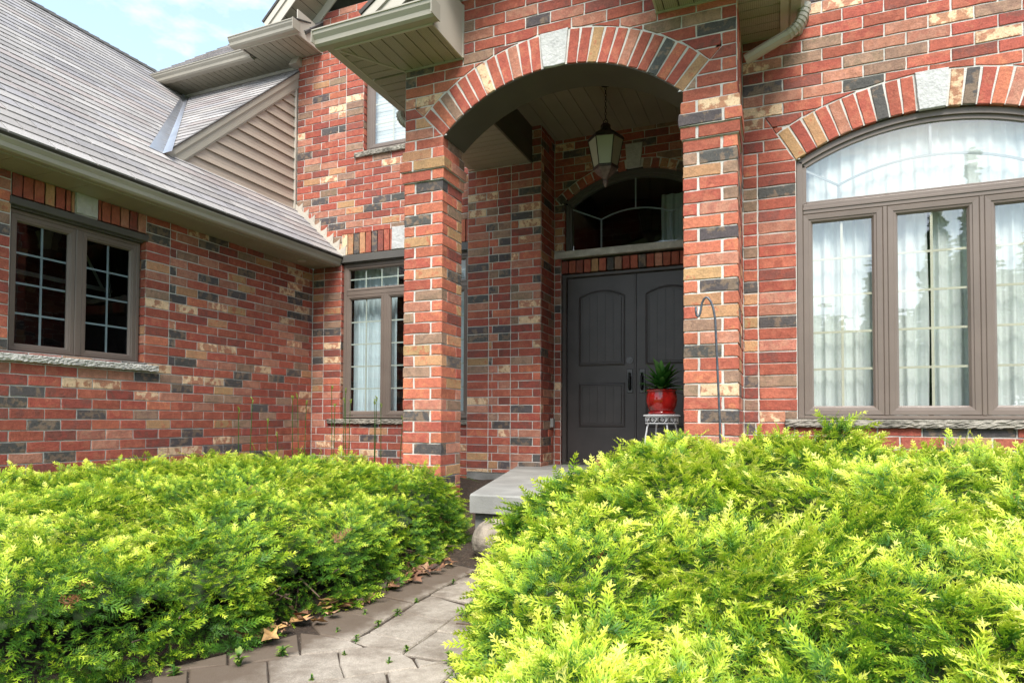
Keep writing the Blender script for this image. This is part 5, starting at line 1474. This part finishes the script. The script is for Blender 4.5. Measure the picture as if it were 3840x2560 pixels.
def spray_template(r, long_=False):
    """one flattened branchlet: leader with alternate side twigs, each clad in small scale-leaf blades; unit length, +X forward, +Z up"""
    V = []; F = []; T = []
    def blade(p, d, l, w, t0, t1, nrm):
        s_ = d.cross(nrm).normalized() * w * .5; k = len(V)
        V.extend([p - s_, p + s_, p + d * l]); F.append((k, k + 1, k + 2)); T.extend([t0, t0, t1])
    nseg = 5 if not long_ else 8; p = Vector((0, 0, 0)); d = Vector((1, 0, r.uniform(.0, .25))).normalized()
    for i in range(nseg):
        t = i / nseg
        nr = Vector((r.uniform(-.4, .4), r.uniform(-.5, .5), 1)).normalized()
        blade(p, (d + Vector((0, r.uniform(-.08, .08), r.uniform(-.05, .1)))).normalized(), 1.5 / nseg, .050, t * .8, min(1, t * .8 + .25), nr)
        for sg in (-1, 1):
            an = math.radians(r.uniform(32, 58)); dd = (d * math.cos(an) + Vector((0, sg, r.uniform(-.3, .55))) * math.sin(an)).normalized()
            L0 = (.36 if not long_ else .25) * (1 - t) ** .7 + .07
            blade(p, dd, L0, .046, t * .7, min(1, t * .7 + .40), nr)
            for q, s2 in ((.30, -1), (.42, 1), (.62, r.choice((-1, 1)))):
                d3 = (dd + Vector((.25, s2 * .75, r.uniform(-.3, .6))) * .75).normalized(); blade(p + dd * L0 * q, d3, L0 * .46, .042, t * .6 + .1, min(1, t * .6 + .45), nr)
        p = p + d * (1 / nseg); d = (d + Vector((0, r.uniform(-.07, .07), r.uniform(-.10, .02)))).normalized()
    return np.array([tuple(v) for v in V]), np.array(F), np.array(T)
def juniper(name, label, poly, htop, rimw, dens, size, seed, long_frac, loc, y_ref=2.0):
    r = random.Random(seed); g = np.random.default_rng(seed)
    root = thing(name, label, 'shrub', loc)
    xs = [p[0] for p in poly]; ys = [p[1] for p in poly]; st_ = .03
    X, Y = np.meshgrid(np.arange(min(xs) - .1, max(xs) + .1, st_), np.arange(min(ys) - .1, max(ys) + .1, st_))
    P3 = np.stack([X.ravel(), Y.ravel(), np.zeros(X.size)], 1)
    edge = (vnoise(P3 * 4.5, seed) - .5).reshape(X.shape) * .16 + (vnoise(P3 * 11, seed + 3) - .5).reshape(X.shape) * .06
    sd = sdist(poly, X, Y) + edge
    prof = (1 - np.clip(1 - sd / rimw, 0, 1) ** 2.4) ** (1 / 2.4)
    lump = (vnoise(P3 * 3.2, seed + 1).reshape(X.shape) - .5) * (.17 if long_frac > .1 else .10) + (vnoise(P3 * 8.0, seed + 2).reshape(X.shape) - .5) * .085
    H = (htop(X, Y) - GZ + lump) * prof; H[sd <= 0] = -.02
    Z = GZ + H
    # triangles with areas and normals
    A = np.stack([X, Y, Z], 2); a, b_, c_, d_ = A[:-1, :-1], A[:-1, 1:], A[1:, 1:], A[1:, :-1]
    T = np.concatenate([np.stack([a, b_, c_], 2).reshape(-1, 3, 3), np.stack([a, c_, d_], 2).reshape(-1, 3, 3)])
    keep = T[:, :, 2].max(1) > GZ + .03; T = T[keep]
    nrm = np.cross(T[:, 1] - T[:, 0], T[:, 2] - T[:, 0]); ar = np.linalg.norm(nrm, axis=1) / 2; nrm /= (2 * ar[:, None] + 1e-12)
    cen = T.mean(1); dist = np.linalg.norm(cen - np.array([0, 0, .283]), axis=1)
    # visible facing preference: nearer parts get more, smaller sprays
    wgt = ar * np.clip((y_ref / dist) ** 1.1, .35, 2.2)
    dd_ = cen - np.array([0, 0, .283]); zc_ = np.maximum(dd_ @ np.array(FW), .2); uu_ = PPX + F_PX * (dd_ @ np.array(RT)) / zc_; vv_ = PPY - F_PX * (dd_ @ np.array(UP)) / zc_
    wgt = wgt * np.where((uu_ > -250) & (uu_ < 4100) & (vv_ < 2900), 1.0, .28)      # thinner well outside the view
    n = int(dens * wgt.sum()); idx = g.choice(len(T), n, p=wgt / wgt.sum())
    uv = g.random((n, 2)); sw = uv.sum(1) > 1; uv[sw] = 1 - uv[sw]
    t = T[idx]; P = t[:, 0] + uv[:, :1] * (t[:, 1] - t[:, 0]) + uv[:, 1:] * (t[:, 2] - t[:, 0]); Nn = nrm[idx]
    depth = g.random(n) ** 1.6 * .085
    P = P - Nn * depth[:, None]
    P[:, 2] = np.maximum(P[:, 2], GZ + .02)
    outh = Nn.copy(); outh[:, 2] = 0
    # neighbouring sprays share a direction, so branches read as fans
    th = vnoise(P * 3.3, seed + 7) * 12.5 + g.normal(0, .55, n)
    fan = np.stack([np.cos(th), np.sin(th), np.zeros(n)], 1)
    D = Nn * .36 + outh * .70 + fan * .75 + g.normal(0, .33, (n, 3)) + np.array([0, 0, .06])
    D /= np.linalg.norm(D, axis=1)[:, None]
    Uz = Nn + np.array([0, 0, .35]) + g.normal(0, .30, (n, 3)); S = np.cross(Uz, D); S /= np.linalg.norm(S, axis=1)[:, None]; Uz = np.cross(D, S)
    scl = size * (g.random(n) * .6 + .7) * np.clip((dist[idx] / y_ref) ** .35, .8, 1.5)
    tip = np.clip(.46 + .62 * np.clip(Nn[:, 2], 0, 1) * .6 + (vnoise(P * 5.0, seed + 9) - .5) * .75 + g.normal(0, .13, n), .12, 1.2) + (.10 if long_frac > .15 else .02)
    islong = g.random(n) < long_frac; scl = np.where(islong, scl * 1.9, scl); tip = np.where(islong, tip + .20, tip)
    dead = (vnoise(P * 9.0, seed + 21) > .915) & (g.random(n) < .4)
    temps = [spray_template(r, k >= 6) for k in range(9)]
    which = np.where(islong, g.integers(6, 9, n), g.integers(0, 6, n))
    VV = []; FF = []; TT = []; off = 0; DD = []
    for k, (tv, tf, tt) in enumerate(temps):
        m_ = which == k; q = m_.sum()
        if not q: continue
        R = np.stack([D[m_], S[m_], Uz[m_]], 2)          # columns
        W = np.einsum('nij,vj->nvi', R, tv) * scl[m_][:, None, None] + P[m_][:, None, :]
        VV.append(W.reshape(-1, 3)); FF.append((tf[None] + (np.arange(q) * len(tv))[:, None, None]).reshape(-1, 3) + off)
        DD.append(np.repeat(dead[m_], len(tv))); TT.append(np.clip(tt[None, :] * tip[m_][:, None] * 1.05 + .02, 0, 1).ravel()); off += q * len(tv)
    VV = np.concatenate(VV).astype(np.float32); FF = np.concatenate(FF).astype(np.int32); TT = np.concatenate(TT).astype(np.float32)
    VV = VV - np.array(loc, dtype=np.float32)
    me = bpy.data.meshes.new('foliage'); me.vertices.add(len(VV)); me.vertices.foreach_set('co', VV.ravel())
    me.loops.add(FF.size); me.loops.foreach_set('vertex_index', FF.ravel()); me.polygons.add(len(FF)); me.polygons.foreach_set('loop_start', np.arange(0, FF.size, 3, dtype=np.int32))
    me.update(calc_edges=True); at = me.attributes.new('tone', 'FLOAT', 'POINT'); at.data.foreach_set('value', TT); at = me.attributes.new('dead', 'FLOAT', 'POINT'); at.data.foreach_set('value', np.concatenate(DD).astype(np.float32)); me.materials.append(M_JUN)
    o = bpy.data.objects.new('foliage', me); COL.objects.link(o); o.parent = root; o['kind'] = 'stuff'
    # inner wood: a shrunken shell and branches
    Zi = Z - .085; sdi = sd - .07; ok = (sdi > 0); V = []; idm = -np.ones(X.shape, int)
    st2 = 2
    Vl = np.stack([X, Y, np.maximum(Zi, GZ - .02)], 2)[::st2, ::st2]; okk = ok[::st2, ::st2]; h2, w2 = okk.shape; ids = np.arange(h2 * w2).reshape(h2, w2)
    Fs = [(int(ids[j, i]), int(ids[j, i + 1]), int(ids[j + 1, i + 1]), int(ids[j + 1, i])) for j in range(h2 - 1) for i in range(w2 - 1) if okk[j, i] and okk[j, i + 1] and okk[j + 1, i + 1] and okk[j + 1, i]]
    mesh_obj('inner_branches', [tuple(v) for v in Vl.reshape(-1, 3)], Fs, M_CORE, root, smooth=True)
    m = MB()
    for k in range(60):
        j = r.randrange(len(poly)); a_, b2 = poly[j], poly[(j + 1) % len(poly)]; q = r.random(); bx_ = a_[0] + (b2[0] - a_[0]) * q; by = a_[1] + (b2[1] - a_[1]) * q
        cx_, cy_ = sum(xs) / len(xs), sum(ys) / len(ys); dx, dy = cx_ - bx_, cy_ - by; l = math.hypot(dx, dy); dx /= l; dy /= l
        p0 = (bx_ + dx * .35, by + dy * .35, GZ + .02); p1 = (bx_ + dx * .15 + r.uniform(-.05, .05), by + dy * .15 + r.uniform(-.05, .05), GZ + r.uniform(.05, .16)); p2 = (bx_ + r.uniform(-.1, .1), by + r.uniform(-.1, .1), GZ + r.uniform(.02, .22))
        m.tube([p0, p1, p2], [.008, .005, .003], 5)
    m.obj('twigs', M_TWIG, root)['kind'] = 'stuff'
    return root, (X, Y, Z)
sm = lambda a, b_, x: np.clip((x - a) / (b_ - a), 0, 1) ** 2 * (3 - 2 * np.clip((x - a) / (b_ - a), 0, 1))
LP = [(-2.20, 1.15), (-2.08, 1.62), (-1.99, 2.05), (-1.96, 2.40), (-1.94, 2.90), (-1.97, 3.40), (-2.02, 3.85), (-2.10, 4.25), (-2.45, 4.50), (-3.2, 4.85), (-4.0, 4.75), (-4.7, 4.4), (-5.25, 3.9), (-5.35, 3.0), (-5.0, 2.2), (-4.2, 1.4), (-3.2, .95)]
def hl_(X, Y):
    e = sm(-1.9, -2.5, X); return -.33 + .15 * e + .09 * sm(2.0, 3.9, Y) + .02 * np.sin(X * 3)
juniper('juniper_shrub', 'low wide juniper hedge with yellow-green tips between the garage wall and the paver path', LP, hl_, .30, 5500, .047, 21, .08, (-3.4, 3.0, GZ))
RP = [(-.60, 1.05), (-.66, 1.35), (-.88, 1.80), (-1.13, 2.48), (-1.38, 3.2), (-1.45, 3.75), (-1.35, 4.25), (-.9, 4.50), (-.2, 4.55), (.5, 4.9), (1.2, 5.0), (1.75, 4.9), (1.8, 4.0), (1.55, 2.4), (1.2, 1.1), (.9, .62), (.3, .62), (-.3, .75)]
def hr_(X, Y):
    a = -.21 + .27 * sm(1.2, 3.6, Y); a = a + .03 * sm(-.2, .6, X) - .15 * sm(-.4, -1.3, X) * 1.0 + .07 * np.exp(-((X + .35) ** 2 / .25 + (Y - 3.9) ** 2 / .4)) - .05 * sm(.45, .9, X) * sm(3, 4, Y)
    return a + .25 * np.exp(-((X - .31) ** 2 / .012 + (Y - 4.0) ** 2 / .02))
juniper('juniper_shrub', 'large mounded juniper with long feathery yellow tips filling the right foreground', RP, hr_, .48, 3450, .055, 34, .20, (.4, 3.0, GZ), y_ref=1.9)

# ------------------------------------------------------------------ daylilies in the corner
spots = [(-5.20, 5.35, 2, .46), (-5.05, 6.05, 3, .62), (-4.85, 6.45, 2, .60), (-4.55, 6.10, 3, .62), (-4.30, 6.48, 3, .55), (-3.85, 6.35, 3, .50), (-3.50, 6.10, 3, .42), (-3.35, 5.80, 2, .30), (-5.25, 5.75, 2, .30)]
lab = ['daylily clump with thin budded stems nearest the garage window', 'tall budded daylily in the brick corner in front of the garage wall', 'daylily behind the others right in the inside corner of the walls', 'daylily with broad arching leaves at the corner joint', 'budded daylily under the left end of the tall window sill',
       'daylily with several bare stems below the middle of the tall window', 'bright leafed daylily just left of the left pillar', 'short daylily half hidden by the hedge beside the left pillar', 'low daylily leaves along the garage wall behind the hedge']
for (x, y, ns, zt), lb in zip(spots, lab):
    t = thing('daylily', lb, 'plant', (x, y, GZ), 'daylilies in the wall corner')
    m = MB()
    for k in range(20):
        a = rr.uniform(0, 6.28); el = rr.uniform(.8, 1.35); L_ = rr.uniform(.5, .85)
        V, F, t_ = strap((x + .03 * math.cos(a), y + .03 * math.sin(a), GZ), (math.cos(a) * math.cos(el), math.sin(a) * math.cos(el), math.sin(el)), L_, rr.uniform(.008, .013), rr.uniform(1.2, 2.6), 7, .35, (.15, rr.uniform(.4, .7))); m.add(V, F, t_)
    m.obj('leaves', M_GREEN, t, tone=True)
    for k in range(ns):
        sx_, sy_ = x + rr.uniform(-.12, .12), y + rr.uniform(-.08, .08); z1 = zt + rr.uniform(-.22, .03); lx = rr.uniform(-.05, .05)
        m = MB(); m.tube([(sx_, sy_, GZ), (sx_ + lx * .4, sy_, GZ + (z1 - GZ) * .5), (sx_ + lx, sy_, z1)], [.0055, .0045, .0035], 5, t=.3)
        s_o = m.obj('flower_stem', M_GREEN, t, tone=True)
        m = MB()
        for q in range(rr.randint(3, 5)):
            a = rr.uniform(0, 6.28); b0 = Vector((sx_ + lx, sy_, z1 - rr.uniform(0, .05))); dd = Vector((math.cos(a) * .5, math.sin(a) * .5, 1)).normalized(); l = rr.uniform(.025, .045)
            m.tube([b0, b0 + dd * l * .3, b0 + dd * l * .7, b0 + dd * l], [.003, .0065, .006, .002], 5, t=1.0)
        m.obj('bud', M_GREEN, s_o, tone=True)

# ------------------------------------------------------------------ weeds in the joints, dead leaves, litter
wspots = [(-1.83, 1.86, .10, 'tall rosette weed'), (-1.75, 2.0, .09, ''), (-1.12, 2.18, .10, ''), (-1.62, 2.45, .06, ''), (-1.63, 2.62, .07, ''), (-1.66, 2.85, .045, ''), (-1.35, 2.24, .05, ''), (-1.34, 2.10, .05, ''), (-1.60, 2.26, .05, ''), (-1.54, 2.10, .04, ''), (-1.97, 1.70, .08, ''), (-1.78, 2.58, .04, ''), (-1.50, 1.86, .04, ''), (-1.74, 2.32, .04, ''), (-1.68, 3.28, .04, '')]
wl_ = ['tall star-shaped weed at the hedge foot, bottom left of the path', 'round-leaved weed pair on the dark pavers under the hedge', 'broad-leaved weed at the foot of the right juniper', 'feathery weed in the long joint, lower of the tufts', 'largest feathery weed tuft in the long paver joint', 'small weed in the long joint near the middle of the path',
       'small yellowish weed where three joints meet in front', 'tiny weed just below the three-way joint', 'moss-like tuft along the curved joint', 'thin weed in the joint between the big front pavers', 'leafy weed at the bottom left edge by the hedge', 'tiny weed on the dark stained paver', 'small weed in the front joint near the photo bottom', 'tiny sprout on the stained paver beside the hedge', 'tiny green sprout at the far end of the long joint']
for (x, y, s_, _), lb in zip(wspots, wl_):
    m = MB(); nl = 9 if s_ > .05 else 7; m.tube([(x, y, GZ - .02), (x, y, GZ + s_ * .45)], .003, 5, t=.4)
    for k in range(nl * 2):
        a = rr.uniform(0, 6.28); el = rr.uniform(.15, 1.2)
        V, F, t_ = strap((x + rr.uniform(-.003, .003), y + rr.uniform(-.003, .003), GZ - .005 + rr.uniform(0, s_ * .45)), (math.cos(a) * math.cos(el), math.sin(a) * math.cos(el), math.sin(el)), s_ * rr.uniform(.25, .45), s_ * rr.uniform(.05, .10), .8, 4, .2, (.4, 1.0)); m.add(V, F, t_)
    tag(m.obj('weed', M_GREEN, tone=True, loc=(x, y, GZ)), lb, 'weed', 'weeds in the path joints')
def leaf_mesh(c, s_, r):
    n = 10; ax = Vector((r.gauss(0, 1), r.gauss(0, 1), r.gauss(0, .35))).normalized(); u = ax.cross(Vector((r.gauss(0, .4), r.gauss(0, .4), 1))).normalized(); w = u.cross(ax)
    V = [Vector(c)]; F = []
    for i in range(n):
        a = 2 * math.pi * i / n; rad = s_ * (.75 + .35 * (1 if i % 2 else -.4)) * (1 + .3 * math.cos(a)); V.append(Vector(c) + ax * math.cos(a) * rad + u * math.sin(a) * rad * .75 + w * r.uniform(-.2, .35) * s_)
    for i in range(n): F.append((0, 1 + i, 1 + (i + 1) % n))
    return V, F
edge = [(-1.96, 2.02), (-1.93, 2.45), (-1.91, 2.9), (-1.93, 3.35), (-1.93, 3.62)]
COLS_L = [simple('dead_leaf_' + n_, c_, .75, .35, 25, .4, 60) for n_, c_ in (('brown', (.16, .075, .04)), ('tan', (.34, .20, .11)), ('ochre', (.42, .24, .09)), ('dark', (.06, .035, .025)))]
for k in range(110):
    q = rr.random() * (len(edge) - 1); i = int(q); f = q - i; x = edge[i][0] + (edge[i + 1][0] - edge[i][0]) * f + rr.gauss(-.01, .045); y = edge[i][1] + (edge[i + 1][1] - edge[i][1]) * f
    V, F = leaf_mesh((x, y, GZ + .015 + rr.uniform(0, .03)), rr.uniform(.018, .05), rr)
    ck = rr.choice([0, 0, 0, 1, 2, 3]); o = mesh_obj('dead_leaf', V, F, COLS_L[ck], loc=(x, y, GZ))
    tag(o, ('curled brown', 'pale tan', 'ochre yellow', 'blackened')[ck] + ' dead leaf in the litter under the left hedge beside the path', 'leaf', ('brown', 'tan', 'ochre', 'blackened')[ck] + ' dead leaves under the left hedge')

# ------------------------------------------------------------------ trees across the garden, mirrored in the window panes
def tree(label, x, y, h, r_, kind, seed):
    r = random.Random(seed); g = np.random.default_rng(seed); t = thing('conifer_tree' if kind == 'c' else 'leafy_tree', label, 'tree', (x, y, GZ), 'trees across the garden')
    m = MB(); m.tube([(x, y, GZ), (x + .1, y, GZ + h * .45), (x, y, GZ + h * .9)], [h * .022, h * .015, .02], 8); m.obj('trunk', M_BARK, t)
    n = 2600; k = g.random(n)
    if kind == 'c': zz = k ** 1.3; rad = (1 - zz) * r_ * (.75 + .25 * np.sin(zz * 40)) * np.sqrt(g.random(n)) + .05; zc = GZ + .3 + zz * (h - .3)
    else:
        u = g.normal(size=(n, 3)); u /= np.linalg.norm(u, axis=1)[:, None]; q = g.random(n) ** .35 * (1 + .25 * np.sin(u[:, 0] * 5 + u[:, 2] * 4)); rad = None
    an = g.random(n) * 6.283
    C = np.stack([x + rad * np.cos(an), y + rad * np.sin(an), zc], 1) if kind == 'c' else np.stack([x + u[:, 0] * q * r_, y + u[:, 1] * q * r_, GZ + h * .58 + u[:, 2] * q * h * .42], 1)
    s_ = (.16 if kind == 'c' else .22); a = g.normal(size=(n, 3)); a /= np.linalg.norm(a, axis=1)[:, None]; b_ = np.cross(a, g.normal(size=(n, 3))); b_ /= np.linalg.norm(b_, axis=1)[:, None]
    V = np.stack([C - a * s_, C + b_ * s_ * .6, C + a * s_, C - b_ * s_ * .6], 1).reshape(-1, 3); F = [(4 * i, 4 * i + 1, 4 * i + 2, 4 * i + 3) for i in range(n)]
    o = mesh_obj('crown', [tuple(v) for v in V], F, M_TREE1 if kind == 'c' else M_TREE2, t, loc=None)
    o['kind'] = 'stuff'
for a in (('tall narrow conifer mirrored at the centre of the middle casement', 4.6, -13.5, 8.0, 1.3, 'c', 1), ('tallest feathery conifer mirrored right in the middle casement', 5.9, -15.0, 9.6, 1.7, 'c', 2), ('dense round tree mirrored low in the middle casement', 5.2, -11.0, 5.4, 2.4, 'l', 3),
          ('broad leafy tree mirrored in the right casement', 8.2, -12.5, 6.2, 2.6, 'l', 4), ('bushy tree mirrored dimly in the left casement', 2.4, -16.0, 4.6, 2.2, 'l', 5), ('slim conifer mirrored in the left casement', 3.2, -17.0, 6.6, 1.1, 'c', 6), ('large spreading tree mirrored far right of the window', 11.5, -14.0, 7.5, 3.4, 'l', 7),
          ('leafy tree mirrored in the tall narrow window', -11, -13.0, 7.0, 3.0, 'l', 8)): tree(*a)
